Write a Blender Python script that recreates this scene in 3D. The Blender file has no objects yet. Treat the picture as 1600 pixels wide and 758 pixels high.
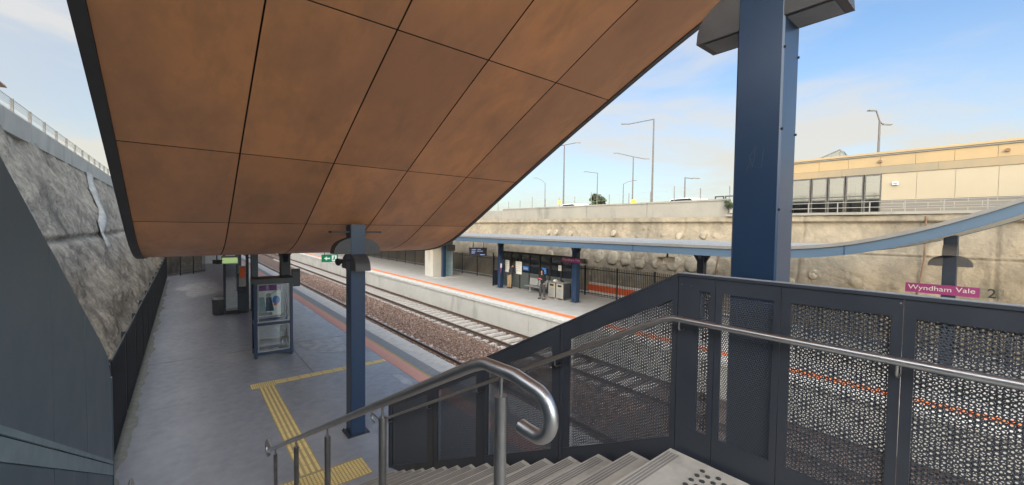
import bpy, math, random
import numpy as np
from mathutils import Vector, Matrix, noise
random.seed(7)
R = math.radians
S = bpy.context.scene
COL = S.collection

# ------------------------------------------------------------------ camera
cam = bpy.data.cameras.new('camera'); co = bpy.data.objects.new('camera', cam); COL.objects.link(co)
YAW, PITCH, ROLL = R(39.1), R(-2.05), R(0.75)
fw = Vector((math.sin(YAW)*math.cos(PITCH), math.cos(YAW)*math.cos(PITCH), math.sin(PITCH)))
r0 = Vector((math.cos(YAW), -math.sin(YAW), 0)); u0 = r0.cross(fw)
rr = r0*math.cos(ROLL)+u0*math.sin(ROLL); uu = -r0*math.sin(ROLL)+u0*math.cos(ROLL)
co.matrix_world = Matrix(((rr.x, uu.x, -fw.x, 0), (rr.y, uu.y, -fw.y, 0), (rr.z, uu.z, -fw.z, 4.3), (0, 0, 0, 1)))
cam.lens = 633/1600*36; cam.sensor_width = 36; cam.clip_start = 0.05; cam.clip_end = 3000
S.camera = co

# ------------------------------------------------------------------ world, sun, exposure
S.view_settings.view_transform = 'Standard'; S.view_settings.look = 'None'
S.view_settings.exposure = 2.4; S.view_settings.gamma = 1.0
S.view_settings.use_curve_mapping = False
SUN_EL = R(16); SUN_DIR = Vector((-0.80, -0.60, 0)).normalized()      # horizontal direction TOWARDS the sun
W = bpy.data.worlds.new('World'); S.world = W; W.use_nodes = True
nt = W.node_tree; N = nt.nodes; L = nt.links; N.clear()
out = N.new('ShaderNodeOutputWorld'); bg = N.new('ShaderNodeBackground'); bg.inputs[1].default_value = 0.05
sky = N.new('ShaderNodeTexSky'); sky.sky_type = 'NISHITA'; sky.sun_disc = False
sky.sun_elevation = SUN_EL; sky.sun_rotation = math.atan2(SUN_DIR.x, SUN_DIR.y)
sky.air_density = 1.0; sky.dust_density = 1.0; sky.ozone_density = 2.0
tc = N.new('ShaderNodeTexCoord')
mp = N.new('ShaderNodeMapping'); mp.inputs['Scale'].default_value = (1.0, 1.0, 3.6); mp.inputs['Rotation'].default_value = (0.10, 0.22, 0.3); mp.inputs['Location'].default_value = (3.1, 1.4, .6)
L.new(tc.outputs['Generated'], mp.inputs[0])
n1 = N.new('ShaderNodeTexNoise'); n1.inputs['Scale'].default_value = 1.7; n1.inputs['Detail'].default_value = 7
n1.inputs['Roughness'].default_value = .55; n1.inputs['Distortion'].default_value = .35
L.new(mp.outputs[0], n1.inputs[0])
cr = N.new('ShaderNodeMapRange'); cr.inputs[1].default_value = .42; cr.inputs[2].default_value = .66
cr.interpolation_type = 'SMOOTHSTEP'
L.new(n1.outputs[0], cr.inputs[0])
# thin milky veil that thickens towards the horizon and towards the left part of the sky
sx = N.new('ShaderNodeSeparateXYZ'); L.new(tc.outputs['Generated'], sx.inputs[0])
hz = N.new('ShaderNodeMapRange'); hz.inputs[1].default_value = .50; hz.inputs[2].default_value = 0.0; hz.interpolation_type = 'SMOOTHSTEP'
L.new(sx.outputs[2], hz.inputs[0])
wl = N.new('ShaderNodeMapRange'); wl.inputs[1].default_value = .55; wl.inputs[2].default_value = -.35; wl.interpolation_type = 'SMOOTHSTEP'
L.new(sx.outputs[0], wl.inputs[0])
def mth(op, a, b):
    m = N.new('ShaderNodeMath'); m.operation = op; m.use_clamp = True
    for i, v in enumerate((a, b)):
        if isinstance(v, (int, float)): m.inputs[i].default_value = v
        else: L.new(v, m.inputs[i])
    return m.outputs[0]
veil = mth('MAXIMUM', mth('MULTIPLY', hz.outputs[0], .75), mth('MULTIPLY', wl.outputs[0], .8))
cl = mth('ADD', mth('MULTIPLY', cr.outputs[0], .62), mth('MULTIPLY', veil, .85))
cl = mth('MINIMUM', cl, .93)
ccr = N.new('ShaderNodeMix'); ccr.data_type = 'RGBA'
L.new(hz.outputs[0], ccr.inputs[0]); ccr.inputs[6].default_value = (4.9, 5.0, 5.2, 1); ccr.inputs[7].default_value = (5.2, 4.95, 4.2, 1)
tint = N.new('ShaderNodeMix'); tint.data_type = 'RGBA'; tint.blend_type = 'MULTIPLY'; tint.inputs[0].default_value = 1
L.new(sky.outputs[0], tint.inputs[6]); tint.inputs[7].default_value = (1.0, 1.25, 1.45, 1)
mx = N.new('ShaderNodeMix'); mx.data_type = 'RGBA'
L.new(cl, mx.inputs[0]); L.new(tint.outputs[2], mx.inputs[6]); L.new(ccr.outputs[2], mx.inputs[7])
# evening side of the sky, behind the camera, boosted as fill under the canopy
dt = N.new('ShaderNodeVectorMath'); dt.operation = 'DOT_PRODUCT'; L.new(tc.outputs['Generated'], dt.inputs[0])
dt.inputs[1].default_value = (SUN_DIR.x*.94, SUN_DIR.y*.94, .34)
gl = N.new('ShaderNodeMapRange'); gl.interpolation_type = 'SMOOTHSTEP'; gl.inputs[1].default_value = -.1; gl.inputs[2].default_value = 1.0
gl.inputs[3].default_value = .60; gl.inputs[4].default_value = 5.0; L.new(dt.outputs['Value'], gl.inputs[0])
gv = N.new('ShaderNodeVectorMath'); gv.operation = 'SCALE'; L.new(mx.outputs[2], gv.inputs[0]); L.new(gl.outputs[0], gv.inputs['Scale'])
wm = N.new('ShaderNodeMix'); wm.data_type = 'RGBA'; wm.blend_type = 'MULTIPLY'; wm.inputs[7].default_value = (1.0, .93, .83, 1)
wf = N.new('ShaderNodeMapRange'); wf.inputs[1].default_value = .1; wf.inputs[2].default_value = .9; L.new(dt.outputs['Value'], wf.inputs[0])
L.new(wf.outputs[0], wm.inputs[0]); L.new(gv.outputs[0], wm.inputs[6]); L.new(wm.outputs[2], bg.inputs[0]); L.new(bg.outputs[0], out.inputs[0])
sun = bpy.data.lights.new('sun', 'SUN'); so = bpy.data.objects.new('sun', sun); COL.objects.link(so)
sun.energy = 0.5; sun.angle = R(10); sun.color = (1.0, .80, .58)
d = Vector((SUN_DIR.x*math.cos(SUN_EL), SUN_DIR.y*math.cos(SUN_EL), math.sin(SUN_EL)))
so.rotation_euler = d.to_track_quat('Z', 'Y').to_euler()

# ------------------------------------------------------------------ materials
def mat(name, col, rough=.6, metal=0, var=.0, scale=3, col2=None, bump=0, bscale=None, stretch=(1, 1, 1), detail=6, lo=.35, hi=.65, bdist=.02,
        col3=None, scale3=.6, lo3=.5, hi3=.7, emit=0, rvar=0, spec=None, stretch3=(1, 1, 1), island=0):
    m = bpy.data.materials.new(name); m.use_nodes = True
    n = m.node_tree.nodes; l = m.node_tree.links; b = n['Principled BSDF']
    b.inputs['Roughness'].default_value = rough; b.inputs['Metallic'].default_value = metal
    if spec is not None: b.inputs['Specular IOR Level'].default_value = spec
    c = (*col, 1); t = n.new('ShaderNodeTexCoord')
    def nz(sc, st, dt):
        p = n.new('ShaderNodeMapping'); p.inputs['Scale'].default_value = st; l.new(t.outputs['Object'], p.inputs[0])
        q = n.new('ShaderNodeTexNoise'); q.inputs['Scale'].default_value = sc; q.inputs['Detail'].default_value = dt
        q.inputs['Roughness'].default_value = .62
        l.new(p.outputs[0], q.inputs[0]); return q.outputs[0]
    def rng(s, a, z):
        q = n.new('ShaderNodeMapRange'); q.inputs[1].default_value = a; q.inputs[2].default_value = z; l.new(s, q.inputs[0]); return q.outputs[0]
    cur = None
    if col2 is None and var: col2 = tuple(x*(1-var) for x in col)
    if col2:
        s = nz(scale, stretch, detail)
        k = n.new('ShaderNodeMix'); k.data_type = 'RGBA'; l.new(rng(s, lo, hi), k.inputs[0])
        k.inputs[6].default_value = c; k.inputs[7].default_value = (*col2, 1); cur = k.outputs[2]
        if rvar:
            q = n.new('ShaderNodeMapRange'); q.inputs[1].default_value = lo; q.inputs[2].default_value = hi
            q.inputs[3].default_value = rough-rvar; q.inputs[4].default_value = rough+rvar
            l.new(s, q.inputs[0]); l.new(q.outputs[0], b.inputs['Roughness'])
    if col3:
        s = nz(scale3, stretch3, 8)
        k = n.new('ShaderNodeMix'); k.data_type = 'RGBA'; l.new(rng(s, lo3, hi3), k.inputs[0])
        if cur: l.new(cur, k.inputs[6])
        else: k.inputs[6].default_value = c
        k.inputs[7].default_value = (*col3, 1); cur = k.outputs[2]
    if island:
        g = n.new('ShaderNodeNewGeometry'); q = n.new('ShaderNodeMapRange')
        q.inputs[3].default_value = 1-island; q.inputs[4].default_value = 1+island
        l.new(g.outputs['Random Per Island'], q.inputs[0])
        k = n.new('ShaderNodeVectorMath'); k.operation = 'SCALE'
        if cur: l.new(cur, k.inputs[0])
        else: k.inputs[0].default_value = col
        l.new(q.outputs[0], k.inputs['Scale']); cur = k.outputs[0]
    if cur: l.new(cur, b.inputs['Base Color'])
    else: b.inputs['Base Color'].default_value = c
    if bump:
        q = n.new('ShaderNodeBump'); q.inputs['Strength'].default_value = bump; q.inputs['Distance'].default_value = bdist
        l.new(nz(bscale or scale*4, (1, 1, 1), 8), q.inputs['Height']); l.new(q.outputs[0], b.inputs['Normal'])
    if emit:
        b.inputs['Emission Color'].default_value = c; b.inputs['Emission Strength'].default_value = emit
    return m
M = {}
M['asphalt'] = mat('asphalt', (.285, .30, .325), .36, col2=(.25, .263, .287), scale=5, bump=.15, bscale=60, col3=(.37, .38, .40), scale3=.6, lo3=.48, hi3=.74, stretch3=(1, .6, 1), rvar=.08)
M['asphalt2'] = mat('asphalt2', (.45, .435, .41), .6, col2=(.38, .37, .35), scale=1.3, bump=.15, bscale=60)
M['worn'] = mat('worn', (.50, .50, .49), .45, col2=(.33, .335, .34), scale=3.2, lo=.42, hi=.6, bump=.1, bscale=30)
M['moss'] = mat('moss', (.20, .215, .17), .9, col2=(.25, .26, .265), scale=7, lo=.42, hi=.6)
M['coping'] = mat('coping', (.56, .54, .49), .8, var=.22, scale=4, bump=.1)
M['strip_grey'] = mat('strip_grey', (.26, .265, .27), .8, var=.15, scale=6)
M['red_tac'] = mat('red_tac', (.76, .36, .27), .8, col2=(.66, .36, .29), scale=5, bump=.2, bscale=70)
M['orange_tac'] = mat('orange_tac', (.70, .20, .06), .75, var=.2, scale=5, bump=.2, bscale=70)
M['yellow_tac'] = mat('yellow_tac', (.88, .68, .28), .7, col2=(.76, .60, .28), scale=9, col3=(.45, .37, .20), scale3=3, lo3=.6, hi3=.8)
M['yellow_base'] = mat('yellow_base', (.50, .39, .15), .8, col2=(.40, .32, .16), scale=7)  # darker yellow painted in for the shade between raised bars
M['yellow_line'] = mat('yellow_line', (.52, .42, .16), .8, var=.2, scale=8)
M['concrete'] = mat('concrete', (.44, .43, .39), .85, col2=(.36, .35, .32), scale=.8, bump=.12, bscale=25, col3=(.28, .27, .24), scale3=1.6, stretch3=(1, 1, .25), lo3=.58, hi3=.8)
M['precast'] = mat('precast', (.50, .48, .42), .85, col2=(.43, .41, .36), scale=.6, bump=.08, bscale=25, col3=(.27, .26, .23), scale3=1.1, stretch3=(1, 1, .2), lo3=.56, hi3=.78)
M['step'] = mat('step', (.52, .49, .43), .8, col2=(.42, .395, .35), scale=5, bump=.2, bscale=50, col3=(.32, .30, .265), scale3=2.5, lo3=.55, hi3=.75)
M['groove'] = mat('groove', (.25, .235, .215), .7, var=.2)
M['stud'] = mat('stud', (.07, .07, .07), .5, var=.3, scale=20)
M['shot_left'] = mat('shot_left', (.50, .43, .33), .95, col2=(.28, .245, .195), scale=3.5, detail=12, bump=1, bscale=9, bdist=.07, col3=(.17, .15, .12), scale3=.7, lo3=.50, hi3=.70, stretch3=(1, 1, .35))
M['shot_right'] = mat('shot_right', (.245, .205, .145), .95, col2=(.165, .14, .10), scale=1.3, bump=1, bscale=6, bdist=.06, detail=10, col3=(.14, .12, .09), scale3=.7, lo3=.49, hi3=.66, stretch3=(1, 1, .22))
M['shot_patch'] = mat('shot_patch', (.285, .25, .185), .95, col2=(.20, .17, .125), scale=2, bump=.6, bscale=9)
M['stain'] = mat('stain', (.44, .44, .41), .9, col2=(.30, .29, .26), scale=3, bump=.6, bscale=10)
M['rust'] = mat('rust', (.17, .10, .06), .9, var=.4, scale=5)
M['navy'] = mat('navy', (.015, .036, .080), .30, col2=(.018, .041, .087), scale=2)
M['navy_dark'] = mat('navy_dark', (.018, .027, .045), .4, var=.3, scale=3)
M['charcoal'] = mat('charcoal', (.034, .040, .052), .42, col2=(.042, .049, .062), scale=3, rvar=.08, bump=.03, bscale=60)
M['charcoal_hood'] = mat('charcoal_hood', (.06, .06, .066), .5, col2=(.045, .045, .05), scale=4)
M['perf'] = mat('perf', (.058, .066, .080), .45)
M['perf_back'] = mat('perf_back', (.050, .057, .070), .5)
M['dust_rail'] = mat('dust_rail', (.30, .31, .32), .7, var=.3, scale=12)
M['left_panel'] = mat('left_panel', (.095, .152, .19), .5, col2=(.115, .175, .215), scale=1.5, rvar=.07, bump=.03, bscale=60)
M['left_band'] = mat('left_band', (.30, .41, .45), .6, col2=(.22, .32, .36), scale=4)
M['black'] = mat('black', (.012, .012, .014), .5)
M['black_fence'] = mat('black_fence', (.011, .013, .017), .45)
M['steel'] = mat('steel', (.50, .50, .50), .36, 1, col2=(.52, .52, .52), scale=8, stretch=(1, 1, 4), rvar=.06)
M['steel_matt'] = mat('steel_matt', (.42, .42, .42), .42, 1, var=.2, scale=8)
M['soffit'] = mat('soffit', (.62, .285, .130), .42, col2=(.48, .235, .125), scale=.75, stretch=(1, .7, .7), lo=.40, hi=.60, detail=9, col3=(.36, .185, .10), scale3=2.0, lo3=.46, hi3=.80, stretch3=(1.3, .55, .55), rvar=.07, bump=.06, bscale=40, island=.13)
M['seam'] = mat('seam', (.02, .012, .008), .9)
M['fascia'] = mat('fascia', (.048, .048, .055), .5, var=.2)
M['roof_white'] = mat('roof_white', (.20, .215, .235), .5, var=.12, scale=2)
M['beam_blue'] = mat('beam_blue', (.040, .075, .12), .6, col2=(.052, .09, .135), scale=1.5, stretch=(1, .3, 1))
M['gutter'] = mat('gutter', (.15, .147, .138), .6, var=.15)
M['rail'] = mat('rail', (.16, .105, .075), .6, .3, var=.3, scale=9)
M['rail_top'] = mat('rail_top', (.62, .62, .64), .25, 1)
M['sleeper'] = mat('sleeper', (.46, .42, .37), .9, var=.25, scale=5, bump=.2)
M['ballast'] = mat('ballast', (.15, .098, .072), .95, col2=(.075, .052, .042), scale=14, bump=1, bscale=22, col3=(.30, .27, .24), scale3=18, lo3=.60, hi3=.70)
M['stone'] = mat('stone', (.205, .125, .090), .95, col2=(.33, .26, .21), scale=7, lo=.5, hi=.62, island=.45)
M['dirt'] = mat('dirt', (.24, .22, .17), .95, col2=(.14, .15, .08), scale=.3, bump=.4, bscale=4)
M['grass'] = mat('grass', (.09, .12, .04), .9, var=.5, scale=20)
M['leaf'] = mat('leaf', (.035, .048, .018), .7, island=.4)
M['bark'] = mat('bark', (.10, .075, .05), .9, var=.3, scale=15)
M['glass'] = mat('glass', (.9, .95, .95), .03)
g = M['glass'].node_tree.nodes['Principled BSDF']; g.inputs['Transmission Weight'].default_value = 1; g.inputs['IOR'].default_value = 1.45
def thin_glass(name, tint, ref=.10):
    m = bpy.data.materials.new(name); m.use_nodes = True; n = m.node_tree.nodes; l = m.node_tree.links; n.clear()
    o = n.new('ShaderNodeOutputMaterial'); x = n.new('ShaderNodeMixShader'); t = n.new('ShaderNodeBsdfTransparent'); gl = n.new('ShaderNodeBsdfGlossy')
    gl.inputs['Roughness'].default_value = .04; t.inputs[0].default_value = (*tint, 1)
    lw = n.new('ShaderNodeLayerWeight'); lw.inputs[0].default_value = .35
    q = n.new('ShaderNodeMapRange'); q.inputs[3].default_value = ref; q.inputs[4].default_value = .8
    l.new(lw.outputs['Fresnel'], q.inputs[0]); l.new(q.outputs[0], x.inputs[0])
    l.new(t.outputs[0], x.inputs[1]); l.new(gl.outputs[0], x.inputs[2]); l.new(x.outputs[0], o.inputs[0]); return m
M['pane'] = thin_glass('pane', (.93, .96, .97), .05)
M['pane_dark'] = thin_glass('pane_dark', (.62, .66, .66), .08)
M['window'] = thin_glass('window', (.50, .50, .46), .10)
M['paint_white'] = mat('paint_white', (.72, .72, .70), .6, var=.1)
M['paper'] = mat('paper', (.82, .82, .76), .5, col2=(.68, .70, .66), scale=12)
M['magenta'] = mat('magenta', (.17, .018, .10), .5)
M['purple'] = mat('purple', (.22, .04, .25), .5)
M['sign_blue'] = mat('sign_blue', (.04, .18, .55), .5)
M['sign_clear'] = mat('sign_clear', (.55, .53, .46), .6)
M['text_dark'] = mat('text_dark', (.004, .004, .004), .6)
M['text_white'] = mat('text_white', (.40, .40, .40), .5)
M['exit_green'] = mat('exit_green', (.0, .22, .09), .5, emit=.12)
M['exit_white'] = mat('exit_white', (.7, .8, .75), .5, emit=.15)
M['shelter_grey'] = mat('shelter_grey', (.085, .10, .10), .5, var=.2)
M['screen'] = mat('screen', (.012, .016, .035), .25)
M['screen_text'] = mat('screen_text', (.25, .35, .7), .4, emit=.12)
M['lit_box'] = mat('lit_box', (.42, .60, .26), .4, emit=.12)
M['facade'] = mat('facade', (.31, .215, .105), .7, col2=(.25, .185, .10), scale=.4)  # warm sunlight on the upper band is put into this colour
M['facade2'] = mat('facade2', (.24, .175, .095), .7, col2=(.17, .145, .10), scale=.35)
M['facade_white'] = mat('facade_white', (.29, .245, .17), .65, var=.07, scale=.5)
M['alu'] = mat('alu', (.14, .135, .13), .6, .0)
M['frame_dark'] = mat('frame_dark', (.06, .055, .05), .6)
M['rail_far'] = mat('rail_far', (.19, .18, .165), .6)
M['scratch'] = mat('scratch', (.055, .075, .11), .6)
M['galv'] = mat('galv', (.34, .35, .34), .6, .2, var=.2, scale=5)
M['interior'] = mat('interior', (.10, .08, .06), .8, var=.5, scale=.8)
M['interior_lt'] = mat('interior_lt', (.52, .47, .36), .8, var=.3, scale=2)
M['beige'] = mat('beige', (.40, .365, .29), .6, var=.2)
M['lamp_pole'] = mat('lamp_pole', (.10, .09, .085), .8, 0)
M['sign_yellow'] = mat('sign_yellow', (.75, .62, .02), .6)
M['orange_plastic'] = mat('orange_plastic', (.72, .13, .035), .55, var=.15)
M['skin'] = mat('skin', (.42, .24, .17), .6)
M['cloth_navy'] = mat('cloth_navy', (.03, .035, .055), .9, var=.3, scale=8)
M['cloth_black'] = mat('cloth_black', (.016, .016, .018), .9, var=.3, scale=8)
M['cloth_tan'] = mat('cloth_tan', (.34, .25, .14), .9, var=.2, scale=8)
M['cloth_grey'] = mat('cloth_grey', (.05, .05, .055), .9, var=.2, scale=8)
M['shoe'] = mat('shoe', (.03, .025, .022), .6)
M['hair'] = mat('hair', (.03, .02, .015), .7)
M['phone'] = mat('phone', (.60, .10, .14), .4)
M['car_paint'] = mat('car_paint', (.62, .62, .60), .35)
M['tyre'] = mat('tyre', (.02, .02, .02), .8)
M['tile_red'] = mat('tile_red', (.38, .22, .19), .8, var=.2)
def brickmat(name, c1, c2, mo, sc):
    m = mat(name, c1, .85); n = m.node_tree.nodes; l = m.node_tree.links; b = n['Principled BSDF']
    t = n.new('ShaderNodeTexCoord'); s = n.new('ShaderNodeSeparateXYZ'); c = n.new('ShaderNodeCombineXYZ')
    l.new(t.outputs['Object'], s.inputs[0]); l.new(s.outputs[1], c.inputs[0]); l.new(s.outputs[2], c.inputs[1])
    k = n.new('ShaderNodeTexBrick'); k.inputs['Color1'].default_value = (*c1, 1); k.inputs['Color2'].default_value = (*c2, 1)
    k.inputs['Mortar'].default_value = (*mo, 1); k.inputs['Scale'].default_value = sc; k.inputs['Mortar Size'].default_value = .012
    k.inputs['Brick Width'].default_value = .8; k.inputs['Row Height'].default_value = .25
    l.new(c.outputs[0], k.inputs[0]); l.new(k.outputs[0], b.inputs['Base Color']); return m
M['left_parapet'] = mat('left_parapet', (.40, .41, .41), .8, var=.15, scale=1.5)
M['parapet'] = mat('parapet', (.235, .22, .185), .85, col2=(.19, .18, .155), scale=.5, col3=(.13, .125, .11), scale3=1.1, stretch3=(1, 1, .3), lo3=.55, hi3=.75)
M['brick'] = brickmat('brick', (.15, .135, .115), (.12, .11, .095), (.24, .22, .18), 1.0)

# ------------------------------------------------------------------ helpers
class MB:
    def __init__(s): s.v = []; s.f = []; s.m = []; s.mats = []; s.sm = []
    def mi(s, m):
        if m not in s.mats: s.mats.append(m)
        return s.mats.index(m)
    def add(s, vs, fs, m='_', smooth=False):
        o = len(s.v); s.v += [tuple(v) for v in vs]; k = s.mi(m)
        for f in fs: s.f.append([i+o for i in f]); s.m.append(k); s.sm.append(smooth)
        return s
    def box(s, x0, x1, y0, y1, z0, z1, m='_', bev=0):
        if bev:
            b = bev; prof = [(x0+b, y0), (x1-b, y0), (x1, y0+b), (x1, y1-b), (x1-b, y1), (x0+b, y1), (x0, y1-b), (x0, y0+b)]
            return s.prism(prof, z0, z1, m)
        v = [(x, y, z) for z in (z0, z1) for x, y in ((x0, y0), (x1, y0), (x1, y1), (x0, y1))]
        return s.add(v, [(3, 2, 1, 0), (4, 5, 6, 7), (0, 1, 5, 4), (1, 2, 6, 5), (2, 3, 7, 6), (3, 0, 4, 7)], m)
    def prism(s, prof, a, b, m='_', axis='z', smooth=False, caps=True):
        n = len(prof)
        def P(p, t): return {'z': (p[0], p[1], t), 'x': (t, p[0], p[1]), 'y': (p[0], t, p[1])}[axis]
        v = [P(p, a) for p in prof]+[P(p, b) for p in prof]
        s.add(v, [(i, (i+1) % n, n+(i+1) % n, n+i) for i in range(n)], m, smooth)
        if caps: s.add(v, [tuple(range(n))[::-1], tuple(range(n, 2*n))], m)
        return s
    def tube(s, pts, r, m='_', n=12, caps=True, smooth=True):
        pts = [Vector(p) for p in pts]; rs = r if isinstance(r, (list, tuple)) else [r]*len(pts)
        prev = None; vs = []
        for i, p in enumerate(pts):
            t = ((pts[min(i+1, len(pts)-1)]-p).normalized()+(p-pts[max(i-1, 0)]).normalized())
            t = t.normalized() if t.length > 1e-6 else Vector((0, 0, 1))
            if prev is None: a = t.orthogonal().normalized()
            else: a = (prev-t*prev.dot(t)).normalized()
            prev = a; b = t.cross(a)
            vs += [p+(a*math.cos(2*math.pi*k/n)+b*math.sin(2*math.pi*k/n))*rs[i] for k in range(n)]
        fs = [(i*n+k, i*n+(k+1) % n, (i+1)*n+(k+1) % n, (i+1)*n+k) for i in range(len(pts)-1) for k in range(n)]
        s.add(vs, fs, m, smooth)
        if caps: s.add(vs, [tuple(range(n))[::-1], tuple(range(len(vs)-n, len(vs)))], m)
        return s
    def build(s, name, m=None, parent=None, recalc=True):
        me = bpy.data.meshes.new(name); me.from_pydata(s.v, [], s.f)
        for k in s.mats: me.materials.append(M[m if k == '_' else k])
        me.polygons.foreach_set('material_index', s.m); me.polygons.foreach_set('use_smooth', s.sm); me.update()
        if recalc:
            import bmesh
            b = bmesh.new(); b.from_mesh(me); bmesh.ops.recalc_face_normals(b, faces=b.faces); b.to_mesh(me); b.free()
        o = bpy.data.objects.new(name, me); COL.objects.link(o)
        if parent: o.parent = parent
        return o
def tag(o, label=None, cat=None, group=None, kind=None):
    if label: o['label'] = label
    if cat: o['category'] = cat
    if group: o['group'] = group
    if kind: o['kind'] = kind
    return o
def empty(name, loc=(0, 0, 0), rz=0, label=None, cat=None, group=None):
    o = bpy.data.objects.new(name, None); COL.objects.link(o); o.location = loc; o.rotation_euler = (0, 0, rz); o.empty_display_size = .2
    return tag(o, label, cat, group)
def copy_tree(o, parent=None):
    c = o.copy(); COL.objects.link(c); c.parent = parent
    for ch in [x for x in COL.objects if x.parent == o]: copy_tree(ch, c)
    return c
def text(name, body, size, m, parent, mw, extrude=.002):
    cu = bpy.data.curves.new(name, 'FONT'); cu.body = body; cu.size = size; cu.extrude = extrude; cu.offset = .0035 if len(body) < 2 else 0; cu.align_x = 'CENTER'; cu.align_y = 'CENTER'
    t = bpy.data.objects.new(name, cu); COL.objects.link(t)
    dg = bpy.context.evaluated_depsgraph_get(); me = bpy.data.meshes.new_from_object(t.evaluated_get(dg))
    bpy.data.objects.remove(t); me.materials.clear(); me.materials.append(M[m])
    o = bpy.data.objects.new(name, me); COL.objects.link(o); o.parent = parent; o.matrix_local = mw; return o
FACE_NX = Matrix(((0, 0, -1, 0), (-1, 0, 0, 0), (0, 1, 0, 0), (0, 0, 0, 1)))     # text lying in a YZ plane, read from -X
FACE_NY = Matrix(((1, 0, 0, 0), (0, 0, -1, 0), (0, 1, 0, 0), (0, 0, 0, 1)))      # text in an XZ plane, read from -Y

# ------------------------------------------------------------------ the setting
NOS0, RISE, GO = 1.52, 2.7/16, .3277
SL = RISE/GO
g = MB(); pr = [(-900, 7.2), (-4.7, 7.2), (-4.6, -1.5), (22.6, -1.5), (24.6, 5.05), (900, 5.05)]
g.add([(x, y, z) for y in (-900, 900) for x, z in pr], [(i, i+1, i+7, i+6) for i in range(5)])
tag(g.build('ground', 'dirt'), kind='structure')
E1, E2 = 6.5, 13.72
p = MB(); p.box(-4.5, E1-.02, -30, 170, -1.45, 0); tag(p.build('platform', 'asphalt'), kind='structure')
p = MB()
for k in range(34):                                   # wall of precast units with open joints
    y = -21.5+7.4*k-.0
    p.box(E2+.06, E2+.35, y+.012, y+7.4-.012, -1.5, -.16)
p.box(E2+.12, 22.5, -30, 170, -1.5, -.03)
p2 = p.build('platform', 'precast'); tag(p2, kind='structure')
p = MB(); p.box(E2+.60, 21.2, -30, 170, -.02, .0); tag(p.build('platform_paving', 'asphalt2'), kind='structure')
p = MB()
for k in range(80):
    y = -21.5+2.46*k; p.box(E2, E2+.60, y+.004, y+2.46-.004, -.15, .004)
tag(p.build('platform_coping', 'coping'), kind='structure')
p = MB()
for k in range(80):
    y = -21.5+2.46*k; p.box(5.86, E1, y+.004, y+2.456, -.15, .006)
p.box(6.35, 6.45, -30, 170, -1.4, -.16)
tag(p.build('platform_coping', 'coping'), kind='structure')
for nm, x0, x1, z, m in (('red_edge_strip', 5.03, 5.42, .005, 'red_tac'), ('yellow_edge_line', 5.42, 5.49, .0055, 'yellow_line'), ('grey_edge_strip', 5.49, 5.86, .005, 'strip_grey')):
    q = MB(); q.box(x0+.001, x1-.001, -30, 150, z-.004, z+.001); tag(q.build(nm, m), kind='structure')
q = MB(); q.box(14.42, 14.86, -30, 150, .001, .007); tag(q.build('orange_edge_strip', 'orange_tac'), kind='structure')
q = MB(); q.box(14.86, 14.93, -30, 150, .001, .006); tag(q.build('pale_edge_line', 'coping'), kind='structure')
# worn pale patches in the paving and the mossy edge
def blob(cx, cy, rx, ry, z, seed, n=40):
    rnd = random.Random(seed)
    v = []
    for i in range(n):
        a = 2*math.pi*i/n; k = 1+.28*noise.noise(Vector((math.cos(a)*1.5, math.sin(a)*1.5, seed)))*2+rnd.uniform(-.05, .05)
        v.append((cx+rx*k*math.cos(a), cy+ry*k*math.sin(a), z))
    return v
q = MB()
for i, (cx, cy, rx, ry) in enumerate(((3.9, 15.6, .75, 1.0), (5.0, 22.6, .22, 1.2), (4.75, 10.6, .14, .5), (1.0, 34, 1.3, 3), (3.4, 27, .5, 1.3))):
    v = blob(cx, cy, rx, ry, .0045, i+3); q.add(v, [tuple(range(len(v)))])
tag(q.build('worn_paving', 'worn', recalc=False), kind='structure')
q = MB()
for k in range(450):
    y0 = -5+k*.1; ex = lambda y: -.86+.16*noise.fractal(Vector((y*.8, 0, 4)), 1.0, 2.0, 5)
    v = [(-1.25, y0, .004), (ex(y0), y0, .004), (ex(y0+.1), y0+.1, .004), (-1.25, y0+.1, .004)]
    q.add(v, [(0, 1, 2, 3)])
tag(q.build('moss_strip', 'moss', recalc=False), kind='structure')
q = MB(); q.box(-1.2, 5.0, 16.31, 16.335, .0, .003); q.box(2.9, 2.925, 12.7, 60, .0, .003); tag(q.build('paving_joint', 'groove'), kind='structure')

# tactile paving: base tiles with raised bars and studs
def tactile(name, quads):
    q = MB()
    for kind, x0, x1, y0, y1 in quads:
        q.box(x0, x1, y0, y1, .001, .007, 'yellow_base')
        if kind == 'bars_y':
            n = 4
            for i in range(n):
                c = x0+(i+.5)*(x1-x0)/n; yy = y0
                while yy < y1-.02:
                    q.prism([(c-.024, .007), (c+.024, .007), (c+.014, .014), (c-.014, .014)], yy+.012, min(yy+.29, y1), axis='y'); yy += .30
        if kind == 'bars_d':
            n = 12
            for i in range(n):
                c = x0+(i+.5)*(x1-x0)/n
                q.prism([(c-.016, .007), (c+.016, .007), (c+.009, .014), (c-.009, .014)], y0+.01, y1-.01, axis='y')
        if kind == 'tiles':
            xx = x0
            while xx < x1-.1:
                q.box(xx+.008, min(xx+.30, x1)-.008, y0+.008, y1-.008, .007, .011); xx += .30
        if kind == 'studs':
            xx = x0+.03
            while xx < x1-.02:
                yy = y0+.03
                while yy < y1-.02:
                    q.box(xx-.019, xx+.019, yy-.019, yy+.019, .007, .014, bev=.008); yy += .056
                xx += .056
    return tag(q.build(name, 'yellow_tac'), kind='structure')
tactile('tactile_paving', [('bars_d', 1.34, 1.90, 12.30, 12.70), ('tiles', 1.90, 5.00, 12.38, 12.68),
                           ('bars_y', 1.50, 1.86, 7.50, 12.30), ('studs', -.5, 2.52, 6.88, 7.48)])

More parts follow.
